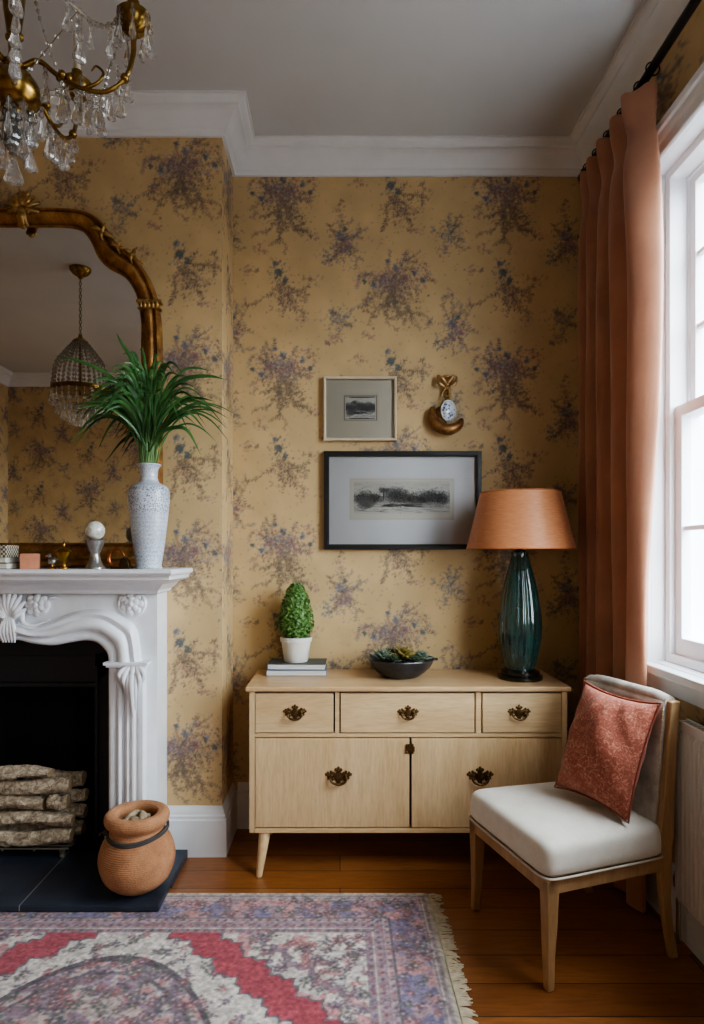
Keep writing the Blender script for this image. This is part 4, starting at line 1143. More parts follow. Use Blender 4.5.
# ------------------------------------------------------------------ pictures
def engraving(W, H, seed, dens=1.0, dark_top=False):
    cv = Canvas(W, H, W / 230, (206, 204, 196)); rng = random.Random(seed)
    hz = H * .42
    for k in range(60): cv.ell(rng.random() * W, hz + H * .5 * rng.random(), W * .05, H * .018, rng.uniform(-.1, .1), (178, 177, 172), .35)       # clouds / sky tone
    cv.ell(W * .78, hz + H * .04, W * .26, H * .26, .05, (158, 158, 154), .8); cv.ell(W * .5, hz, W * .35, H * .15, 0, (150, 150, 146), .8)          # far hills
    def clump(cx, cy, r, n, lo=14, hi=84):
        for _ in range(7): cv.ell(cx + rng.gauss(0, r * .35), cy + rng.gauss(0, r * .22), r * .7, r * .5, 0, (96, 96, 97), .34)
        for _ in range(int(n * dens)):
            x = cx + rng.gauss(0, r * .5); y = cy + rng.gauss(0, r * .42); q = rng.randint(lo, hi)
            cv.ell(x, y, W * .006 * rng.uniform(.5, 1.3), W * .0028, rng.random() * 3, (q + 8, q + 8, q + 10), .6)
    for (x, y, r) in [(.10, .50, .16), (.22, .46, .13), (.44, .55, .20), (.50, .50, .16), (.60, .45, .14), (.80, .50, .18), (.90, .46, .15), (.70, .42, .10)]:
        clump(x * W, hz + (y - .40) * H, r * H * 1.5, 330)
    cv.line([(W * .31, hz), (W * .315, hz + H * .34)], W * .004, (40, 40, 42)); clump(W * .315, hz + H * .30, H * .12, 60)
    for k in range(120):
        x = rng.random() * W; y = H * rng.uniform(.06, .36); q = rng.randint(90, 190)
        cv.ell(x, y, W * rng.uniform(.02, .07), H * .008, rng.uniform(-.05, .05), (q, q, q), .6)
    clump(W * .15, H * .30, H * .25, 120, 40, 120)
    for k in range(70): cv.ell(W * rng.uniform(.3, .7), H * rng.uniform(.22, .30), W * .03, H * .008, 0, (50, 50, 52), .6)
    if dark_top: cv.ell(W * .5, H * .99, W * .6, H * .05, 0, (40, 38, 40), 1)
    # plain corners of the plate
    return cv
def picture(name, label, cxp, czp, wpx, hpx, fw, depth, frame_mat, mat_col, pr, plate, seed, D=3.185, dark_top=False, inner=None):
    X, Zc = px2x(cxp, D), wz(czp, D); w_, h_ = wpx * D / FPX, hpx * D / FPX
    root = thing(name, label, 'picture', (X, YB - .003, Zc), 0, 'framed prints on the wallpaper')
    o = [(-w_/2, -h_/2), (w_/2, -h_/2), (w_/2, h_/2), (-w_/2, h_/2)]
    q = lambda k: [(x - math.copysign(k, x), z - math.copysign(k, z)) for x, z in o]
    mb = MB()
    rows = []
    for (k, y) in [(0, 0), (0, -depth * .9), (.002, -depth), (fw * .7, -depth), (fw * .8, -depth * .9), (fw, -depth * .86), (fw, -.004)]:
        rows.append([(x, y, z) for x, z in q(k)])
    mb.grid(rows, close_u=True); mb.build('frame', frame_mat, root, smooth=20)
    pw, ph, px_, pz_ = pr                                 # print size and offset (m)
    op = [(px_ - pw/2, pz_ - ph/2), (px_ + pw/2, pz_ - ph/2), (px_ + pw/2, pz_ + ph/2), (px_ - pw/2, pz_ + ph/2)]
    mb = MB(); mb.grid([[(x, -.0075, z) for x, z in q(fw - .001)], [(x, -.0075, z) for x, z in op], [(x * 1 , -.0045, z) for x, z in op]], close_u=True)
    mb.build('mount', mat_col, root, smooth=0)
    cv = engraving(pw, ph, seed, dark_top=dark_top)
    ml, mr_, mbm, mt = plate
    def colf(U, V):
        c = cv.sample(np.clip((U - ml) / (pw - ml - mr_), 0, .999) * pw, np.clip((V - mbm) / (ph - mbm - mt), 0, .999) * ph)
        paper = np.array(inner if inner else (216, 212, 202), float)
        e = np.minimum(np.minimum(U - ml, pw - mr_ - U), np.minimum(V - mbm, ph - mt - V))
        f = np.clip(e / (.0035 if not dark_top else .001), 0, 1)[..., None]
        jag = vnoise(U * 120, V * 120, seed, 2)[..., None]
        f = np.clip(f * 1.5 - (0 if dark_top else .5) * jag * (1 - f), 0, 1)
        c = paper * (1 - f) + c * f
        if dark_top:                                      # ruled border around the little print
            e2 = np.abs(np.minimum(np.minimum(U - .009, pw - .009 - U), np.minimum(V - .009, ph - .009 - V)))
            c = np.where((e2 < .0016)[..., None], np.array([96, 88, 78.]), c)
        else:
            e2 = np.minimum(np.minimum(U, pw - U), np.minimum(V, ph - V))
            c = np.where(((e2 > .006) & (e2 < .008))[..., None], c * .93, c)
        return c
    vgrid('print', np.linspace(0, pw, 230), np.linspace(0, ph, 120), lambda U, V: np.stack([U - pw/2 + px_, U * 0 - .0042, V - ph/2 + pz_], -1), colf, MAT_PRINT, parent=root)
    g = MB(); g.add([(x, -depth * .72, z) for x, z in q(fw - .001)], [(0, 1, 2, 3)]); g.build('glass', MAT_PGLASS, root, smooth=0)
    return root
MAT_PRINT = vcol_mat('engraving_paper', rough=.9, bscale=200, bstr=.05, var=.02)
m, nt, b, out = new_mat('picture_glass')
nt.nodes.remove(b); tr = nt.nodes.new('ShaderNodeBsdfTransparent'); gl = nt.nodes.new('ShaderNodeBsdfGlossy'); gl.inputs['Roughness'].default_value = .03
fr = nt.nodes.new('ShaderNodeFresnel'); fr.inputs[0].default_value = 1.4; mx = nt.nodes.new('ShaderNodeMixShader')
nt.links.new(ramp(nt, noise(nt, coords(nt), 4, 2), [(0, (.97, .97, .97)), (1, (.99, .99, .99))]), tr.inputs[0])
nt.links.new(fr.outputs[0], mx.inputs[0]); nt.links.new(tr.outputs[0], mx.inputs[1]); nt.links.new(gl.outputs[0], mx.inputs[2]); nt.links.new(mx.outputs[0], out.inputs[0])
MAT_PGLASS = m
MAT_FBLACK = simple('black_frame', (24, 23, 25), rough=.38, var=.1, bscale=60, bstr=.05)
MAT_FCREAM = simple('cream_frame', (212, 198, 170), rough=.45, var=.08, vscale=20, bscale=80, bstr=.1)
MAT_MWHITE = simple('white_mount', (226, 227, 230), rough=.9, var=.02, bscale=300, bstr=.04)
MAT_MCREAM = simple('cream_mount', (204, 196, 178), rough=.9, var=.03, bscale=300, bstr=.04)
u = 3.185 / FPX
picture('framed_print', 'large black framed landscape engraving in wide white mount behind lamp', 402.5, 500.5, 157, 98, .026, .03, MAT_FBLACK, MAT_MWHITE,
        (105 * u, 42 * u, -.5 * u, 1.5 * u), (.020, .020, .030, .014), 5)
picture('framed_print', 'small cream framed landscape picture hanging above the black framed one', 360, 409, 73, 64, .013, .028, MAT_FCREAM, MAT_MCREAM,
        (36 * u, 28 * u, .5 * u, 1.5 * u), (.016, .016, .015, .013), 9, dark_top=True, inner=(198, 190, 172))

# ornament on the wall: ribbon bow, strap, oval porcelain plaque over a bronze dish
D = 3.17; OX, OZ = px2x(447, D), wz(404, D)
oz = lambda p: wz(p, D) - OZ
ox = lambda p: px2x(p, D) - OX
root = thing('hanging_ornament', 'gilt bow ornament with oval blue and white medallion hung on wallpaper', 'ornament', (OX, YB - .003, OZ))
mb = MB()
for s in (-1, 1):
    mb.tube(catmull([(ox(447), -.02, oz(384)), (ox(447) + s * .028, -.026, oz(377)), (ox(447) + s * .046, -.024, oz(376)), (ox(447) + s * .040, -.03, oz(383)), (ox(447) + s * .012, -.03, oz(387))], 5), [.007 + .003 * math.sin(i * .5) for i in range(21)], 8)
    mb.tube(catmull([(ox(447), -.018, oz(386)), (ox(447) + s * .020, -.02, oz(392)), (ox(447) + s * .024, -.018, oz(398))], 4), [.007, .007, .006, .006, .005, .004, .004, .003, .002], 6)
mb.ball((ox(447), -.026, oz(385)), .013, 12, 8); mb.ball((ox(447), -.02, oz(376)), .010, 10, 8, (2.0, .8, .8))
mb.tube([(ox(447), 0, oz(384)), (ox(447), -.02, oz(384))], .004, 6)
mb.build('bow', simple('pale_gilt', (214, 176, 124), rough=.3, metal=.85, var=.25, vscale=60, bscale=90, bstr=.2), root, smooth=60)
mb = MB()
for s in (-1, 1): mb.tube(catmull([(ox(447) + s * .006, -.018, oz(388)), (ox(447) + s * .009, -.02, oz(396)), (ox(449) + s * .006, -.022, oz(403))], 4), .0035, 6)
for k in range(4): mb.ball((ox(448), -.022, oz(390 + k * 3.6)), .006, 8, 6, (1.5, .8, .8))
mb.build('strap', MAT_BRASS, root, smooth=60)
mb = MB()
pts = [(ox(433), -.02, oz(407)), (ox(432), -.028, oz(417)), (ox(437), -.034, oz(426)), (ox(448), -.038, oz(430)), (ox(458), -.034, oz(426)), (ox(462), -.024, oz(419))]
C = catmull(pts, 5); mb.tube(C, [.010 + .019 * math.sin(PI * i / (len(C) - 1)) ** .8 for i in range(len(C))], 12)
mb.ball((ox(441), -.022, oz(416)), .042, 16, 10, (1, .45, 1.15))
mb.build('dish', simple('brown_bronze', (158, 112, 66), rough=.36, metal=.6, var=.3, vscale=40, bscale=60, bstr=.3), root, smooth=60)
m, nt, b, out = new_mat('blue_white_porcelain')
vo = nt.nodes.new('ShaderNodeTexVoronoi'); vo.inputs['Scale'].default_value = 70; nt.links.new(coords(nt), vo.inputs['Vector'])
nt.links.new(ramp(nt, vo.outputs['Distance'], [(.25, lin((70, 92, 140))), (.6, lin((210, 216, 224)))]), b.inputs['Base Color']); b.inputs['Roughness'].default_value = .15
mb = MB(); Mx = Matrix.Translation((ox(447.5), -.052, oz(412))) @ Matrix.Rotation(.25, 4, 'Z')
mb.ball((0, 0, 0), 1, 24, 12, (.036, .012, .048), 0, Mx); mb.build('medallion', m, root, smooth=180)
mb = MB(); mb.tube([Mx @ Vector((.038 * math.cos(a), -.001, .050 * math.sin(a))) for a in np.linspace(0, 2 * PI, 30, endpoint=False)], .0045, 8, closed=True)
mb.build('bezel', MAT_SILVER, root, smooth=60)
# ================================================================== window side
MAT_CHW = wood('pale_ash', (192, 158, 118), (152, 118, 82), 'z', 5, .45)
MAT_LINEN = None
def fabric(name, c1, c2, wscale=900, rough=.92, sheen=.25, bstr=.25, var=None):
    m, nt, b, out = new_mat(name)
    vec = coords(nt)
    base = ramp(nt, noise(nt, vec, 14, 6, .65), [(.3, lin(c1)), (.7, lin(c2))])
    fn = noise(nt, vec, wscale * .5, 2, .6)
    fine = ramp(nt, fn, [(.35, (.80, .80, .80)), (.65, (1, 1, 1))])
    nt.links.new(mix(nt, .7, base, fine, 'MULTIPLY'), b.inputs['Base Color'])
    b.inputs['Roughness'].default_value = rough; b.inputs['Sheen Weight'].default_value = sheen
    b.inputs['Specular IOR Level'].default_value = .2
    bump(nt, b, fn, bstr, .001)
    return m
MAT_LINEN = fabric('oatmeal_linen', (216, 209, 198), (230, 225, 216))
MAT_GREYFAB = fabric('grey_brocade', (150, 144, 138), (206, 198, 188), bstr=.4)
# chair: local x = width (+x is the near side), local y = towards the back
CX_, CY_, CRZ = .800, 2.292, math.radians(-73.4)
root = thing('slipper_chair', 'low upholstered oak chair with cream linen seat beside the radiator', 'chair', (CX_, CY_, 0), CRZ)
W_, Dp = .255, .235
mb = MB()
# domed seat cushion
NX, NY = 18, 16; rows = []
def sq(u): return math.copysign(abs(u) ** .85, u)
zlow = .352
for lay, (inset, z) in enumerate([(.004, zlow), (.0, zlow + .012), (.0, zlow + .06), (.002, zlow + .088), (.010, zlow + .104), (.026, zlow + .114)]):
    ring = []
    hw_, hd = W_ + .008 - inset, Dp + .010 - inset
    R = .04
    for k in range(48):
        a = 2 * PI * (k + .5) / 48
        cx_, cy_ = math.cos(a), math.sin(a)
        e = .16
        x = math.copysign(abs(cx_) ** e, cx_) * hw_; y = math.copysign(abs(cy_) ** e, cy_) * hd
        ring.append((x, y, z))
    rows.append(ring)
for t in (.85, .65, .4, .2, .05):
    rows.append([(p[0] * t, p[1] * t, zlow + .114 + .020 * (1 - t * t)) for p in rows[5]])
mb.grid(rows, close_u=True)
mb.add(rows[-1], [tuple(range(48))]); mb.add(rows[0], [tuple(range(48))])
mb.build('seat_cushion', MAT_LINEN, root, smooth=50, subsurf=1)
mb = MB()
for z, r in ((.356, .0042),):
    hw_, hd = W_ + .0085, Dp + .0105
    pts = []
    for k in range(120):
        a = 2 * PI * (k + .5) / 120; cx_, cy_ = math.cos(a), math.sin(a)
        pts.append((math.copysign(abs(cx_) ** .16, cx_) * hw_, math.copysign(abs(cy_) ** .16, cy_) * hd, z))
    mb.tube(pts, r, 6, closed=True)
mb.build('piping', fabric('linen_braid', (186, 178, 164), (214, 206, 194), 500, bstr=.6), root, smooth=60)
mb = MB()
for (a, b_, c, d) in [(-W_, W_, -Dp, -Dp + .026), (-W_, -W_ + .026, -Dp + .0262, Dp), (W_ - .026, W_, -Dp + .0262, Dp), (-W_ + .0262, W_ - .0262, Dp - .026, Dp)]:
    mb.box(a, b_, c, d, .305, .3515)
mb.build('seat_frame', MAT_CHW, root, smooth=0, bevel=.003)
for s in (-1, 1):
    mb = MB(); rows = []
    for z, w2, oy in [(0, .013, -.006), (.10, .0155, -.003), (.22, .020, 0), (.305, .0225, 0), (.351, .0225, 0)]:
        x = s * (W_ - .0225 + (.006 if z < .01 else 0)); y = -Dp + .0225 + oy
        rows.append([(x - w2, y - w2, z), (x + w2, y - w2, z), (x + w2, y + w2, z), (x - w2, y + w2, z)])
    mb.grid(rows, close_u=True); mb.add(rows[0], [(3, 2, 1, 0)]); mb.add(rows[-1], [(0, 1, 2, 3)])
    mb.build('leg', MAT_CHW, root, smooth=25, bevel=.004)
# raked rear legs run on up as the back uprights
BK = [(0, .285), (.08, .268), (.18, .252), (.30, .245), (.42, .250), (.55, .262), (.70, .272), (.84, .286), (.872, .289)]
for s in (-1, 1):
    mb = MB(); rows = []
    for p in catmull([(y, z, 0) for z, y in BK], 4):
        y, z = p.x, p.y; w2 = .0125; d2 = .015 + .012 * math.exp(-((z - .36) / .16) ** 2) + (.006 if z > .4 else 0)
        x = s * (W_ - .0125)
        rows.append([(x - w2, y - d2, z), (x + w2, y - d2, z), (x + w2, y + d2, z), (x - w2, y + d2, z)])
    mb.grid(rows, close_u=True); mb.add(rows[0], [(3, 2, 1, 0)]); mb.add(rows[-1], [(0, 1, 2, 3)])
    mb.build('leg', MAT_CHW, root, smooth=25, bevel=.004)
# upholstered back between the uprights with a rolled top
mb = MB(); rows = []
def backy(z): return np.interp(z, [a for a, _ in BK], [b_ for _, b_ in BK])
prof = []
for z in np.linspace(.40, .80, 9): prof.append((backy(z) - .030 - .010 * math.sin((z - .4) / .4 * PI), z))
for a in np.linspace(PI, 0, 11)[1:-1]: prof.append((backy(.84) - .002 + .034 * math.cos(a), .835 + .045 * math.sin(a)))
for z in np.linspace(.82, .40, 9): prof.append((backy(z) + .026, z))
xs = [-W_ + .0255, -W_ + .030, -W_ + .05, -.12, 0, .12, W_ - .05, W_ - .030, W_ - .0255]
for x in xs:
    e = 1.0 if abs(x) < W_ - .04 else (.96 if abs(x) < W_ - .027 else .88)
    cy = .27
    rows.append([(x, backy(min(z, .84)) + (y - backy(min(z, .84))) * e, z - (1 - e) * .05) for y, z in prof])
mb.grid(rows); mb.add(rows[0], [tuple(range(len(prof)))]); mb.add(rows[-1], [tuple(range(len(prof)))])
mb.build('backrest', MAT_GREYFAB, root, smooth=45)
mb = MB()                                             # worn rolled edge running over the uprights
mb.tube(catmull([(x, backy(.84) + .0, .866 + (.006 if abs(x) < .2 else -.004)) for x in (-W_ + .025, -W_ + .04, -.15, 0, .15, W_ - .04, W_ - .025)], 4), .0245, 14)
mb.build('top_roll', MAT_GREYFAB, root, smooth=60)
MAT_NAIL = simple('pale_nailheads', (206, 186, 150), rough=.5, metal=.3, bstr=0)
for s in (-1, 1):
    mb = MB(); zs_ = np.linspace(.42, .84, 26)
    mb.tube([(s * (W_ - .0262), backy(z) - .032, z) for z in zs_], .0016, 6)
    for z in zs_: mb.ball((s * (W_ - .0262), backy(z) - .032, z), .0042, 6, 4)
    mb.build('nailhead_trim', MAT_NAIL, root, smooth=60)
for ch in root.children:                                # seat narrows towards the back
    for v in ch.data.vertices: v.co.x *= 1 - .048 * (1 + v.co.y / Dp)

# rust cushion leaning on the backrest
m, nt, b, out = new_mat('rust_jacquard')
vec = coords(nt)
n1 = noise(nt, vec, 60, 5, .7, 1.8); n2 = noise(nt, vec, 420, 2)
base = ramp(nt, n1, [(.38, lin((134, 68, 50))), (.52, lin((156, 84, 64))), (.62, lin((194, 134, 110)))])
nt.links.new(mix(nt, .5, base, ramp(nt, n2, [(.35, (.72,) * 3), (.65, (1,) * 3)]), 'MULTIPLY'), b.inputs['Base Color'])
b.inputs['Roughness'].default_value = .75; b.inputs['Sheen Weight'].default_value = .12
bump(nt, b, mix(nt, .5, n1, n2), .4, .002)
mb = MB(); N = 26; H = .205; rows_a = []; rows_b = []
rr = random.Random(8)
for i in range(N + 1):
    ra, rb = [], []
    for j in range(N + 1):
        u_, v_ = i / N * 2 - 1, j / N * 2 - 1
        pin = 1 - .10 * (1 - abs(u_) ** 2.2) * abs(v_) ** 3 ; pin2 = 1 - .10 * (1 - abs(v_) ** 2.2) * abs(u_) ** 3
        x = u_ * H * .76 * pin2; z = v_ * H * pin
        th = .088 * (max(0, (1 - u_ ** 2)) ** .55) * (max(0, (1 - v_ ** 2)) ** .55)
        wr = .007 * math.sin(5 * u_ + 4 * v_ + 2 * u_ * v_) * (1 - u_ * u_) * (1 - v_ * v_) + .003 * math.sin(17 * u_ * v_ + 4 * u_)
        if i in (0, N) or j in (0, N): wr = 0
        ra.append((x, -th * 1.05 - wr, z)); rb.append((x, th * .9 - wr, z))
    rows_a.append(ra); rows_b.append(rb)
mb.grid(rows_a); mb.grid([r[::-1] for r in rows_b])
cu = mb.build('cushion', m, smooth=180, subsurf=1)
edge = [rows_a[i][0] for i in range(N)] + [rows_a[N][j] for j in range(N)] + [rows_a[N - i][N] for i in range(N)] + [rows_a[0][N - j] for j in range(N)]
pm = MB(); pm.tube(edge, .0036, 6, closed=True)
M = Matrix.Translation((CX_, CY_, 0)) @ Matrix.Rotation(CRZ, 4, 'Z') @ Matrix.Translation((.072, .128, .686)) @ Matrix.Rotation(math.radians(14), 4, 'Z') @ Matrix.Rotation(math.radians(-19), 4, 'X') @ Matrix.Rotation(math.radians(4), 4, 'Y')
cu.matrix_world = M
pm.build('piping', simple('rust_piping', (150, 78, 60), rough=.8, bstr=.1), cu, smooth=60)
tag(cu, 'square rust patterned cushion leaning on the chair back', 'cushion')

# ------------------------------------------------------------------ radiator
MAT_RAD = simple('radiator_enamel', (226, 224, 220), rough=.35, var=.03, bscale=30, bstr=.03)
RY0, RY1, RZ0, RZ1 = 1.10, 2.215, .17, .80
root = thing('radiator', 'white ribbed panel radiator on the wall under the window', 'radiator', (XR, (RY0 + RY1) / 2, 0))
RX0, RX1 = -.076, -.026; hy = (RY1 - RY0) / 2
mb = MB(); rows = []
n = int((RY1 - RY0) / .0275); prof = []
for k in range(n + 1):
    y = -hy + .02 + (2 * hy - .04) * k / n
    for dy, dx in ((-.010, 0), (-.006, .012), (.006, .012), (.010, 0)):
        prof.append((RX0 + dx - 0, y + dy)) if False else prof.append((RX0 + (.012 - dx), y + dy))
zz = [(RZ0, .010), (RZ0 + .02, .0), (RZ1 - .05, .0), (RZ1 - .03, .010)]
mb.grid([[(x + o, y, z) for x, y in prof] for z, o in zz])
mb.build('front_panel', MAT_RAD, root, smooth=30)
mb = MB(); mb.box(RX0 + .016, RX0 + .026, -hy, hy, RZ0, RZ1 - .03); mb.box(RX1 - .012, RX1, -hy, hy, RZ0, RZ1 - .03)
mb.box(RX0 + .004, RX1, -hy - .002, -hy + .008, RZ0 + .01, RZ1 - .005); mb.box(RX0 + .004, RX1, hy - .008, hy + .002, RZ0 + .01, RZ1 - .005)
mb.build('casing', MAT_RAD, root, smooth=0, bevel=.003)
mb = MB()
mb.box(RX0 + .002, RX0 + .012, -hy, hy, RZ1 - .03, RZ1); mb.box(RX1 - .010, RX1, -hy, hy, RZ1 - .03, RZ1)
k = -hy + .01
while k < hy - .01:
    mb.box(RX0 + .0122, RX1 - .0102, k, k + .008, RZ1 - .006, RZ1 - .001); k += .022
mb.build('top_grille', MAT_RAD, root, smooth=0, bevel=.0015)
mb = MB(); mb.tube([(RX0 + .03, hy + .025, 0.001), (RX0 + .03, hy + .025, RZ0 + .05), (RX0 + .03, hy, RZ0 + .05)], .0085, 10)
mb.lathe([(0, 0), (.016, 0), (.018, .03), (.014, .05), (0, .052)], 14, (RX0 + .03, hy + .025, RZ0 + .03)); mb.build('valve', simple('valve_chrome', (206, 206, 204), rough=.25, metal=.9, bstr=0), root, smooth=50)
for y in (-.35, .35):
    mb = MB(); mb.box(RX1, -.0005, y - .015, y + .015, RZ0 + .1, RZ1 - .1); mb.build('mounting_bracket', MAT_RAD, root, smooth=0)

# ------------------------------------------------------------------ curtain and rod
RODX, RODZ = 1.145, 3.155
MAT_ROD = simple('dark_iron_rod', (30, 27, 26), rough=.4, metal=.5, var=.1, bscale=60, bstr=.05)
root = thing('curtain_rod', 'dark metal curtain rod above the window with ball finial and bracket', 'curtain rod', (RODX, 2.0, RODZ))
mb = MB(); mb.tube([(0, -1.2, 0), (0, .985, 0)], .0165, 16); mb.build('pole', MAT_ROD, root, smooth=40)
mb = MB(); mb.ball((0, 1.0, 0), .021, 14, 10); mb.tube([(0, .975, 0), (0, .995, 0)], .020, 12); mb.build('finial', MAT_ROD, root, smooth=50)
for y in (.962, -.15, -1.1):
    mb = MB(); mb.tube([(XR - RODX - .001, y, -.002), (.0, y, -.002)], .008, 8); mb.lathe([(0, 0), (.026, 0), (.026, .005), (.018, .009), (0, .010)], 16, mat=Matrix.Translation((XR - RODX - .0005, y, -.002)) @ Matrix.Rotation(-PI / 2, 4, 'Y'))
    mb.tube([(.0185 * math.cos(a), y, .0185 * math.sin(a)) for a in np.linspace(0, 2 * PI, 20, endpoint=False)], .005, 6, closed=True)
    mb.build('bracket', MAT_ROD, root, smooth=50)
m, nt, b, out = new_mat('terracotta_curtain_cloth')
vec = coords(nt)
fn = noise(nt, vec, 380, 2); n1 = noise(nt, vec, 5, 4)
base = ramp(nt, n1, [(.3, lin((170, 114, 84))), (.7, lin((190, 134, 102)))])
colr = mix(nt, .5, base, ramp(nt, fn, [(.35, (.82,) * 3), (.65, (1,) * 3)]), 'MULTIPLY')
nt.links.new(colr, b.inputs['Base Color']); b.inputs['Roughness'].default_value = .6; b.inputs['Sheen Weight'].default_value = .5
tl = nt.nodes.new('ShaderNodeBsdfTranslucent'); nt.links.new(colr, tl.inputs[0])
mx = nt.nodes.new('ShaderNodeMixShader'); mx.inputs[0].default_value = .18
nt.links.new(b.outputs[0], mx.inputs[1]); nt.links.new(tl.outputs[0], mx.inputs[2]); nt.links.new(mx.outputs[0], out.inputs[0])
bump(nt, b, fn, .25, .001)
root = thing('curtain', 'long terracotta curtain with pinch pleats drawn back beside the window', 'curtain', (RODX, 2.60, 0))
# plan path (x offset from rod, y) from the wall corner to the leading edge, at the top and at the bottom
top = [(.020, 2.955), (-.030, 2.94), (-.045, 2.905), (.005, 2.88), (.022, 2.865), (-.035, 2.835), (-.050, 2.80), (.005, 2.77), (.022, 2.755), (-.040, 2.715), (-.055, 2.68), (.0, 2.645), (.022, 2.63), (-.045, 2.585), (-.062, 2.545), (-.01, 2.505), (.02, 2.49), (-.045, 2.45), (-.07, 2.425), (-.055, 2.39), (-.015, 2.36), (.020, 2.345), (.035, 2.36)]
mid = [(.030, 2.975), (-.020, 2.965), (-.040, 2.935), (.0, 2.905), (.02, 2.885), (-.03, 2.855), (-.050, 2.82), (-.005, 2.785), (.02, 2.77), (-.035, 2.73), (-.055, 2.685), (-.01, 2.645), (.015, 2.63), (-.04, 2.58), (-.065, 2.53), (-.035, 2.475), (-.01, 2.45), (-.05, 2.40), (-.072, 2.37), (-.070, 2.335), (-.035, 2.30), (.010, 2.285), (.030, 2.30)]
bot = [(.035, 2.985), (-.01, 2.98), (-.03, 2.955), (.01, 2.925), (.03, 2.905), (-.015, 2.88), (-.035, 2.85), (.005, 2.82), (.03, 2.80), (-.015, 2.77), (-.04, 2.73), (.005, 2.69), (.03, 2.675), (-.01, 2.63), (-.03, 2.59), (.0, 2.55), (.02, 2.53), (-.01, 2.50), (-.03, 2.47), (-.025, 2.44), (-.01, 2.41), (.005, 2.40), (.02, 2.41)]
def crv(P): return [(p.x, p.y) for p in catmull([(x, y, 0) for x, y in P], 5)]
ct, cm, cb = crv(top), crv(mid), crv(bot)
mb = MB(); rows = []
levels = [3.118, 3.105, 3.08, 3.04, 3.0, 2.96, 2.92, 2.86, 2.75, 2.55, 2.3, 2.0, 1.7, 1.4, 1.1, .9, .7, .5, .3, .15, .06, .015]
for z in levels:
    row = []
    for i, (a, c, d) in enumerate(zip(ct, cm, cb)):
        if z > 2.3:
            t = (3.135 - z) / .835; t = t * t * (3 - 2 * t); x = a[0] + (c[0] - a[0]) * t; y = a[1] + (c[1] - a[1]) * t
            pinch = 1 - .42 * math.exp(-((z - 2.955) / .07) ** 2); x *= pinch
        else:
            t = (2.3 - z) / 1.2; t = min(1, t); t = t * t * (3 - 2 * t); x = c[0] + (d[0] - c[0]) * t; y = c[1] + (d[1] - c[1]) * t
        x += .004 * math.sin(z * 6 + i * .21)
        row.append((x, y - 2.60, z + (.008 * math.cos(i * .62) if z > 3.1 else 0)))
    rows.append(row)
mb.grid(rows)
mb.build('curtain_panel', m, root, smooth=180, solid=.003, subsurf=1)
for y in (2.925, 2.82, 2.70, 2.565, 2.42, 2.325):
    mb = MB(); mb.tube([(.025 * math.cos(a), y - 2.60, RODZ + .025 * math.sin(a) - .0045) for a in np.linspace(0, 2 * PI, 20, endpoint=False)], .003, 6, closed=True)
    mb.build('curtain_ring', MAT_ROD, root, smooth=60)

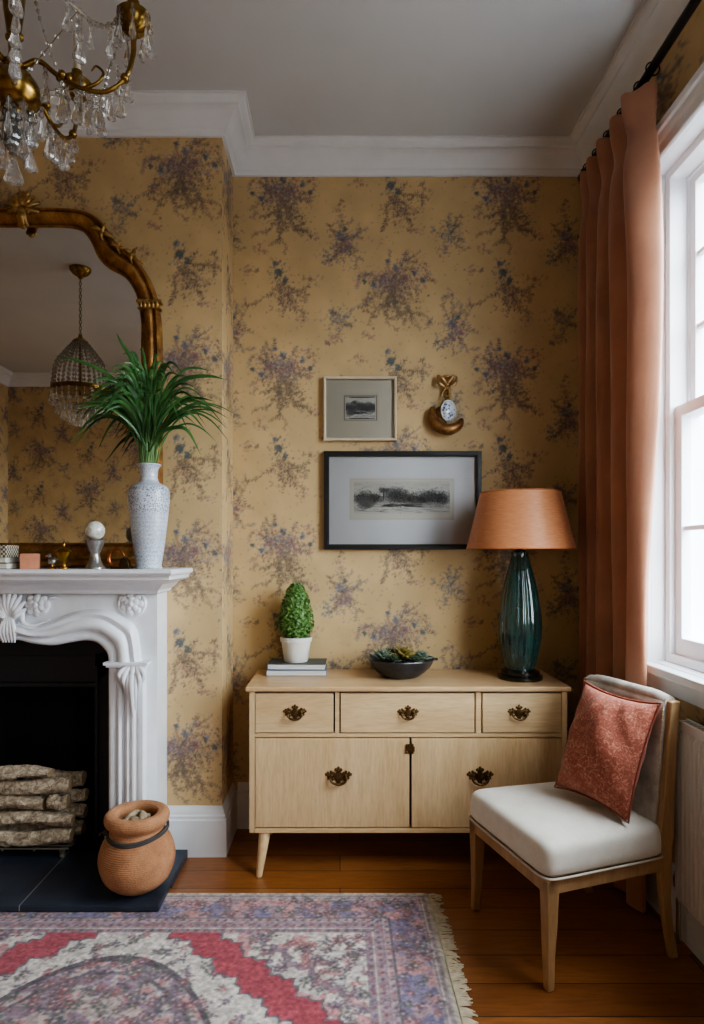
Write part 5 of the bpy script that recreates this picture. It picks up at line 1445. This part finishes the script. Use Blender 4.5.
# ------------------------------------------------------------------ rug
RGX1, RGY1, RGW, RGL = .363, 2.56, 2.20, 2.80
RGX0, RGY0 = RGX1 - RGW, RGY1 - RGL
RC = Canvas(RGW, RGL, .0035, (190, 180, 176))
def rug_base():
    res = RC.res
    X, Y = np.meshgrid((np.arange(RC.nx) + .5) * res, (np.arange(RC.ny) + .5) * res)
    ex = np.minimum(X, RGW - X); ey = np.minimum(Y, RGL - Y); e = np.minimum(ex, ey)
    dx = np.abs(X - RGW / 2); dy = np.abs(Y - (RGL - 1.40))
    tri = lambda t: np.abs((t % 1) - .5) * 2
    n1 = vnoise(X * 22, Y * 22, 3, 3); n2 = vnoise(X * 90, Y * 90, 9, 2); n3 = vnoise(X * 7, Y * 7, 21, 3)
    CREAM = np.array([226, 217, 210.]); RED = np.array([182, 82, 94.]); PINK = np.array([208, 154, 154.]); MAU = np.array([158, 134, 148.]); GREY = np.array([118, 110, 120.]); BLUE = np.array([124, 116, 144.]); ROSE = np.array([194, 136, 140.])
    a = np.zeros(X.shape + (3,)) + CREAM
    def put(mask, c):
        f = np.clip(mask, 0, 1)[..., None] if mask.dtype != bool else mask[..., None] * 1.0
        a[:] = a * (1 - f) + c * f
    s = dx + dy + .05 * (tri(np.sign(Y) * (dx - dy) * 5.2) - .5) + .022 * (tri((dx - dy) * 15.5) - .5) + .03 * (n1 - .5)
    r = np.sqrt((dx / .50) ** 2 + (dy / 1.0) ** 2)
    # red field between the white ring and the spandrels
    put((s > 1.265) & (s < 1.43), RED * (1)); put((s > 1.255) & (s < 1.268), GREY); put((s > 1.43) & (s < 1.445), GREY)
    put((s > 1.445) & (n1 > .56), PINK); put((s > 1.53 + .05 * (n3 - .5)) & (s < 1.57), MAU)
    # medallion
    med = r < 1.0
    put(med, np.array([196, 184, 182.])); put(med & (n1 > .55), MAU); put(med & (n1 < .40), PINK)
    put((r > .97) & (r < 1.0), GREY * .85); put((r > .90) & (r < .918), GREY)
    put((r > .72 + .05 * (tri(np.arctan2(dy, dx) * 6) - .5)) & (r < .80) & (n1 > .42), np.array([196, 176, 170.]))
    r2 = r + .10 * (tri(np.arctan2(dy / 1.0, dx / .5) * 3.8) - .5)
    put((r2 > .52) & (r2 < .66), ROSE); put((r2 > .505) & (r2 < .52), GREY); put((r2 > .66) & (r2 < .672), GREY)
    put((r2 < .505) & (n1 > .5), BLUE * 1.1); put((r2 < .30), RED * 1.05); put((r2 < .30) & (n2 > .6), CREAM)
    # borders, from the edge inwards
    b = e
    put(b < .27, np.array([200, 186, 184.]))
    put(b < .022, np.array([196, 184, 166.])); put((b > .022) & (b < .050), np.array([160, 144, 150.])); put((b > .036) & (b < .043), np.array([206, 192, 184.]))
    main = (b > .055) & (b < .175)
    put(main, np.array([178, 150, 158.])); put(main & (n1 > .56), BLUE * 1.12); put(main & (n1 < .42), PINK)
    put((b > .175) & (b < .183), GREY); put((b > .183) & (b < .205), np.array([188, 164, 166.])); put((b > .205) & (b < .212), MAU)
    put((b > .212) & (b < .240), np.array([172, 144, 152.])); put((b > .240) & (b < .247), np.array([210, 198, 190.])); put((b > .247) & (b < .270), np.array([160, 138, 150.]))
    RC.a[:] = a
    rng = random.Random(5)
    def posy(x, y, k=1.0):
        c0 = rng.choice([(98, 96, 112), (116, 100, 122), (100, 110, 106), (170, 104, 110), (134, 100, 114)])
        for j in range(6):
            an = j * 1.05 + rng.random(); rad = .013 * k
            RC.ell(x + math.cos(an) * rad, y + math.sin(an) * rad, .0085 * k, .006 * k, an, c0, .8)
        RC.ell(x, y, .006 * k, .006 * k, 0, (206, 170, 160), .9)
        for j in range(3):
            an = rng.random() * 6.28
            pts = [(x + math.cos(an) * t * k, y + math.sin(an + t * 9) * t * k) for t in np.linspace(.012, .032, 4)]
            RC.line(pts, .0018, (124, 118, 122), .6); RC.ell(*pts[-1], .007 * k, .0045 * k, an, rng.choice([(150, 96, 104), (104, 110, 120), (120, 120, 110)]), .85)
    cxm, cym = RGW / 2, RGL - 1.40
    for k in range(4200):
        x, y = rng.uniform(.05, RGW - .05), rng.uniform(.05, RGL - .05)
        if y < RGL - 1.15 and rng.random() < .6: continue
        ddx, ddy = abs(x - cxm), abs(y - cym); ee = min(x, RGW - x, y, RGL - y); ss = ddx + ddy; rr_ = math.hypot(ddx / .5, ddy)
        if 1.245 < ss < 1.45 and ee > .27 and rr_ > 1: continue
        if rr_ > 1 and ss < 1.25 and ee > .27 and rng.random() < .55: continue
        if ee < .055 or .175 < ee < .28: continue
        posy(x, y, rng.uniform(.55, .95) if ee < .18 else rng.uniform(.6, 1.0))
    # rows of little guard motifs
    for t in np.arange(.1, RGL - .1, .032):
        for xx in (RGW - .194, RGW - .226, RGW - .258, .194, .226): RC.ell(xx, t, .008, .006, .8, rng.choice([(120, 96, 116), (170, 104, 114), (104, 104, 126)]), .85)
    for t in np.arange(.1, RGW - .1, .032):
        for yy in (RGL - .194, RGL - .226, RGL - .258): RC.ell(t, yy, .008, .006, .8, rng.choice([(120, 96, 116), (170, 104, 114), (104, 104, 126)]), .85)
    # worn, faded pile
    f = (.72 + .46 * n2)[..., None] * (.94 + .12 * n3)[..., None]
    RC.a[:] = np.clip((RC.a * .92 + np.array([200, 188, 184.]) * .08) * f, 0, 255)
rug_base()
MAT_RUG = vcol_mat('rug_pile', rough=.95, bscale=420, bstr=.6, bdist=.003, var=.12, spec=.1, sheen=.15, vscale=160)
root = thing('rug', 'large faded red and mauve patterned rug with fringed edge on floor', 'rug', (RGX0 + RGW / 2, RGY0 + RGL / 2, 0))
us = np.unique(np.concatenate([fine(0, RGW - .02, .0045), [RGW]])); vs = np.unique(np.concatenate([fine(0, RGL - 1.15, .014), fine(RGL - 1.15, RGL, .004)]))
def rugpos(U, V):
    e = np.minimum(np.minimum(U, RGW - U), np.minimum(V, RGL - V))
    z = .0095 * np.clip(e / .004, 0.05, 1) + .0016 * (vnoise(U * 160, V * 160, 2, 1) - .5) * (e > .004)
    return np.stack([U - RGW / 2, V - RGL / 2 + .004 * np.sin(U * 3) * 0, z], -1)
vgrid('pile', us, vs, rugpos, lambda U, V: RC.sample(np.clip(U, 0, RGW - .005), np.clip(V, 0, RGL - .005)), MAT_RUG, parent=root)
mb = MB(); rr = random.Random(2)
t = -RGL / 2 + .01
while t < RGL / 2 - .004:
    L = rr.uniform(.032, .055); dy = rr.uniform(-.016, .016); x0 = RGW / 2 - .006; w2 = rr.uniform(.0018, .0032); h = rr.uniform(.004, .009)
    for q in range(2):
        ddy = dy + rr.uniform(-.008, .008)
        P_ = [(x0, t, .006), (x0 + L * .5, t + ddy * .4, h), (x0 + L * rr.uniform(.85, 1.05), t + ddy, .003)]
        rows = [[(p[0], p[1] - w2 * s, p[2]), (p[0], p[1], p[2] + w2 * 1.1), (p[0], p[1] + w2 * s, p[2])] for p, s in zip(P_, (1, 1, .5))]
        mb.grid(rows)
    t += .0058 if t > .1 else .012
fr = mb.build('fringe', simple('fringe_cotton', (206, 190, 162), rough=.95, var=.15, vscale=40, bstr=.2), root, smooth=180, merge=False)
fr['kind'] = 'stuff'
# ================================================================== chandeliers
m, nt, b, out = new_mat('cut_crystal')
b.inputs['Transmission Weight'].default_value = 1.0; b.inputs['IOR'].default_value = 1.52; b.inputs['Roughness'].default_value = .0
nt.links.new(ramp(nt, noise(nt, coords(nt), 20, 2), [(0, (.93, .95, .97)), (1, (1, 1, 1))]), b.inputs['Base Color'])
b.inputs['Coat Weight'].default_value = .3; b.inputs['Specular IOR Level'].default_value = .9
tr = nt.nodes.new('ShaderNodeBsdfTransparent'); mx = nt.nodes.new('ShaderNodeMixShader'); mx.inputs[0].default_value = .20
df = nt.nodes.new('ShaderNodeBsdfDiffuse'); df.inputs[0].default_value = (.95, .96, .97, 1); m2 = nt.nodes.new('ShaderNodeMixShader'); m2.inputs[0].default_value = .07
nt.links.new(b.outputs[0], mx.inputs[1]); nt.links.new(tr.outputs[0], mx.inputs[2]); nt.links.new(mx.outputs[0], m2.inputs[1]); nt.links.new(df.outputs[0], m2.inputs[2]); nt.links.new(m2.outputs[0], out.inputs[0])
MAT_CRYS = m
MAT_CBRASS = simple('chandelier_brass', (160, 128, 68), rough=.24, metal=1, var=.25, vscale=18, bscale=50, bstr=.06)
MAT_CHAIN = simple('crystal_wire', (150, 140, 116), rough=.3, metal=.8, bstr=0)

def drop_mesh(name, L, beads=2, wd=.26):
    """wire, graduated beads and a flat cut pear drop hanging from the origin"""
    mb = MB(); z = -.002
    for k in range(beads):
        r = L * (.075 + .012 * k); z -= r; mb.ball((0, 0, z), r, 6, 4); z -= r + L * .01
    D_ = L + z
    prof = [(0, 0), (.22, .04), (.34, .14), (.52, .38), (.88, .68), (1, .80), (.80, .91), (0, 1)]
    mb.lathe([(r * L * wd * .62, z - t * D_) for r, t in prof], 8, sy=.62)
    mb.tube([(0, 0, 0), (0, 0, z)], L * .008, 4, 1)
    me = mb.build(name, [MAT_CRYS, MAT_CHAIN], smooth=0)
    return me
def spray(root_parent, mesh_o, x, y, z, rz=0, s=1.0, name='crystal_drop'):
    o = bpy.data.objects.new(name, mesh_o.data); COL.objects.link(o); o.parent = root_parent
    o.location = (x, y, z); o.rotation_euler = (0, 0, rz); o.scale = (s, s, s)
    return o
def bead_chain(parent, pts, r, name='bead_chain', gap=1.25):
    C = catmull(pts, 10); mb = MB(); acc = 0; last = C[0]
    mb.ball(tuple(last), r, 6, 4)
    for p in C[1:]:
        seg = (p - last).length
        if seg >= 2 * r * gap:
            mb.ball(tuple(p), r, 6, 4); last = p
    mb.tube(C[::3] + [C[-1]], r * .22, 4, 1)
    return mb.build(name, [MAT_CRYS, MAT_CHAIN], parent, smooth=0, merge=False)
def chain_links(mb, x, y, z0, z1, r=.011, w=.0022):
    z = z0; k = 0
    while z < z1:
        pts = []
        for a in np.linspace(0, 2 * PI, 14, endpoint=False):
            u_, v_ = math.cos(a) * r * .62, math.sin(a) * r
            pts.append((x + (u_ if k % 2 == 0 else 0), y + (0 if k % 2 == 0 else u_), z + v_))
        mb.tube(pts, w, 6, closed=True); z += r * 1.62; k += 1

HX_, HY_ = -.822, 1.60
root = thing('chandelier', 'brass chandelier with curved arms and hanging crystal drops above hearth', 'chandelier', (HX_, HY_, 0))
mb = MB()
mb.lathe([(0, 2.468), (.012, 2.470), (.020, 2.478), (.024, 2.484), (.018, 2.490), (.042, 2.496), (.059, 2.516), (.064, 2.534), (.064, 2.544), (.057, 2.562), (.038, 2.578), (.022, 2.582), (.020, 2.592), (.027, 2.600), (.027, 2.606), (.016, 2.614),
          (.012, 2.64), (.016, 2.68), (.024, 2.74), (.028, 2.79), (.022, 2.84), (.012, 2.88), (.010, 2.92), (.024, 2.930), (.040, 2.945), (.042, 2.955), (.024, 2.965), (.010, 2.98), (.008, 3.02), (0, 3.03)], 40)
mb.build('stem', MAT_CBRASS, root, smooth=50)
mb = MB(); chain_links(mb, 0, 0, 3.03, 3.345); mb.build('chain', MAT_CBRASS, root, smooth=60)
mb = MB(); mb.lathe([(0, 3.335), (.014, 3.338), (.02, 3.35), (.05, 3.372), (.062, 3.388), (.062, 3.3985), (0, 3.3985)], 30); mb.build('canopy', MAT_CBRASS, root, smooth=50)
D1 = drop_mesh('crystal_drop', .105, 2); D2 = drop_mesh('crystal_drop', .085, 2, .28); D3 = drop_mesh('crystal_drop', .15, 3, .24)
protos = [D1, D2, D3]
rr = random.Random(21)
cup_pos = []
for k in range(5):
    a = math.radians(10 + 72 * k); ca, sa = math.cos(a), math.sin(a)
    P_ = lambda r, z: (r * ca, r * sa, z)
    mb = MB()
    C = catmull([P_(.024, 2.605), P_(.060, 2.622), P_(.105, 2.592), (P_(.165, 2.566)), P_(.222, 2.566), P_(.268, 2.606), P_(.288, 2.665), P_(.290, 2.722)], 6)
    mb.tube(C, [.0075 - .002 * math.sin(PI * i / (len(C) - 1)) for i in range(len(C))], 10)
    C = catmull([P_(.165, 2.566), P_(.20, 2.585), P_(.215, 2.612), P_(.198, 2.628), P_(.186, 2.614)], 5); mb.tube(C, [.005 - .003 * i / (len(C) - 1) for i in range(len(C))], 8)
    for q in (0, 1, 2, 3): mb.ball((.12 * ca + .012 * math.cos(q * 1.57), .12 * sa + .012 * math.sin(q * 1.57), 2.588), .010, 8, 6)
    mb.lathe([(0, -.010), (.009, -.008), (.012, 0), (.009, .008), (0, .010)], 12, (.268 * ca, .268 * sa, 2.606))
    arm = mb.build('arm', MAT_CBRASS, root, smooth=60)
    mb = MB(); cz = 2.722
    mb.lathe([(0, cz - .012), (.008, cz - .012), (.010, cz), (.020, cz + .004), (.034, cz + .016), (.041, cz + .032), (.043, cz + .050), (.040, cz + .052), (.030, cz + .040), (.016, cz + .036), (.015, cz + .085), (.011, cz + .085), (.011, cz + .04), (0, cz + .04)], 30, (.290 * ca, .290 * sa, 0))
    mb.build('candle_cup', MAT_CBRASS, arm, smooth=50)
    mb = MB(); mb.tube([(.290 * ca, .290 * sa, cz + .041), (.290 * ca, .290 * sa, cz + .20)], .0102, 14); mb.build('candle_sleeve', simple('ivory_sleeve', (226, 216, 192), rough=.5, bstr=0, var=.03), arm, smooth=40)
    cup_pos.append(Vector((.290 * ca, .290 * sa, cz)))
    for q in range(7):
        b_ = a + q * 2 * PI / 7 + .3
        spray(arm, protos[q % 2], .290 * ca + .042 * math.cos(b_), .290 * sa + .042 * math.sin(b_), cz + .049 - (.0), b_, rr.uniform(.9, 1.1))
    for (r, z) in [(.075, 2.612), (.115, 2.582), (.150, 2.560), (.180, 2.556), (.208, 2.556), (.235, 2.562), (.258, 2.588), (.278, 2.63)]:
        spray(arm, protos[rr.choice([0, 1])], r * ca, r * sa, z, rr.random() * 6, rr.uniform(.85, 1.1))
for q in range(8):
    b_ = q * PI / 4 + .2; spray(root, D3 if q % 2 else D1, .043 * math.cos(b_), .043 * math.sin(b_), 2.498, b_, .95)
spray(root, D3, 0, 0, 2.468, .3, 1.12)
for q in range(6):
    b_ = q * PI / 3 + .5; spray(root, D1, .040 * math.cos(b_), .040 * math.sin(b_), 2.945, b_, 1)
for k in range(5):
    c0, c1 = cup_pos[k], cup_pos[(k + 1) % 5]
    out0 = c0 * (1 + .0 / c0.length)
    bead_chain(root, [(c0.x * .12, c0.y * .12, 2.950), (c0.x * .40, c0.y * .40, 2.80), (c0.x * .70, c0.y * .70, 2.735), (c0.x * .9, c0.y * .9, 2.765)], .0058)
    mid = (c0 + c1) / 2
    bead_chain(root, [(c0.x * .97, c0.y * .97, 2.755), (c0.x * .7 + c1.x * .22, c0.y * .7 + c1.y * .22, 2.685), (mid.x * .98, mid.y * .98, 2.655), (c0.x * .22 + c1.x * .7, c0.y * .22 + c1.y * .7, 2.685), (c1.x * .97, c1.y * .97, 2.755)], .0062)
    spray(root, D3, mid.x * .98, mid.y * .98, 2.650, k, .8)
    for (t, z) in ((.22, 2.682), (.40, 2.655), (.60, 2.655), (.78, 2.682)):
        q_ = c0.lerp(c1, t); spray(root, D2, q_.x * .98, q_.y * .98, z, rr.random() * 6, rr.uniform(.8, 1.05))
    # lower festoon from the ball out to the arms
    c2 = c0.normalized()
    bead_chain(root, [(c2.x * .056, c2.y * .056, 2.54), (c2.x * .12, c2.y * .12, 2.475), (c2.x * .19, c2.y * .19, 2.50), (c2.x * .245, c2.y * .245, 2.575)], .0058)
    m2 = (c0 + c1).normalized()
    bead_chain(root, [(m2.x * .056, m2.y * .056, 2.55), (m2.x * .11, m2.y * .11, 2.50), (m2.x * .17, m2.y * .17, 2.545), (mid.x * .95, mid.y * .95, 2.655)], .0056)
    spray(root, D1, m2.x * .125, m2.y * .125, 2.503, k, .9); spray(root, D3, m2.x * .085, m2.y * .085, 2.515, k, .7); spray(root, D2, m2.x * .17, m2.y * .17, 2.543, k, 1); spray(root, D2, c2.x * .225, c2.y * .225, 2.535, k, 1); spray(root, D2, c2.x * .125, c2.y * .125, 2.472, k, .95); spray(root, D1, c2.x * .19, c2.y * .19, 2.498, k, .9)
for p in protos: bpy.data.objects.remove(p, do_unlink=True)

# second, basket-shaped chandelier that the mirror shows
KX, KY = -1.84, 1.26
root = thing('basket_chandelier', 'crystal basket chandelier on a brass chain, seen in the mirror', 'chandelier', (KX, KY, 0))
mb = MB(); mb.lathe([(0, 3.325), (.012, 3.328), (.02, 3.34), (.055, 3.362), (.072, 3.382), (.074, 3.3985), (0, 3.3985)], 30); mb.build('canopy', MAT_CBRASS, root, smooth=50)
mb = MB(); chain_links(mb, 0, 0, 2.93, 3.335, .014, .003); mb.build('chain', MAT_CHAIN, root, smooth=60)
mb = MB(); mb.lathe([(0, 2.83), (.012, 2.835), (.018, 2.85), (.05, 2.868), (.054, 2.882), (.04, 2.895), (.016, 2.91), (.012, 2.93), (0, 2.935)], 24)
mb.tube([(0, 0, 2.50), (0, 0, 2.84)], .008, 10); mb.build('hub', MAT_CBRASS, root, smooth=50)
mb = MB(); mb.lathe([(.185, 2.52), (.195, 2.525), (.197, 2.548), (.187, 2.553), (.183, 2.54), (.185, 2.52)], 48)
for k in range(4): a = k * PI / 2; mb.tube([(.01 * math.cos(a), .01 * math.sin(a), 2.55), (.186 * math.cos(a), .186 * math.sin(a), 2.536)], .005, 8)
mb.build('ring', MAT_CBRASS, root, smooth=50)
for k in range(28):
    a = 2 * PI * k / 28; ca, sa = math.cos(a), math.sin(a)
    bead_chain(root, [(.045 * ca, .045 * sa, 2.876), (.125 * ca, .125 * sa, 2.775), (.168 * ca, .168 * sa, 2.70), (.188 * ca, .188 * sa, 2.552)], .0105, 'crystal_strand', 1.1)
B1 = drop_mesh('crystal_drop', .10, 2, .3)
for (r, z, n) in [(.190, 2.525, 24), (.155, 2.465, 20), (.115, 2.42, 15), (.07, 2.39, 10), (.02, 2.375, 4)]:
    for k in range(n):
        a = 2 * PI * (k + .5 * (n % 2)) / n; spray(root, B1, r * math.cos(a), r * math.sin(a), z, a, 1.0)
bpy.data.objects.remove(B1, do_unlink=True)
for (r, z) in [(.155, 2.467), (.115, 2.422), (.07, 2.392)]:
    mb = MB(); mb.tube([(r * math.cos(a), r * math.sin(a), z) for a in np.linspace(0, 2 * PI, 40, endpoint=False)], .003, 6, closed=True); mb.build('wire_ring', MAT_CBRASS, root, smooth=60)
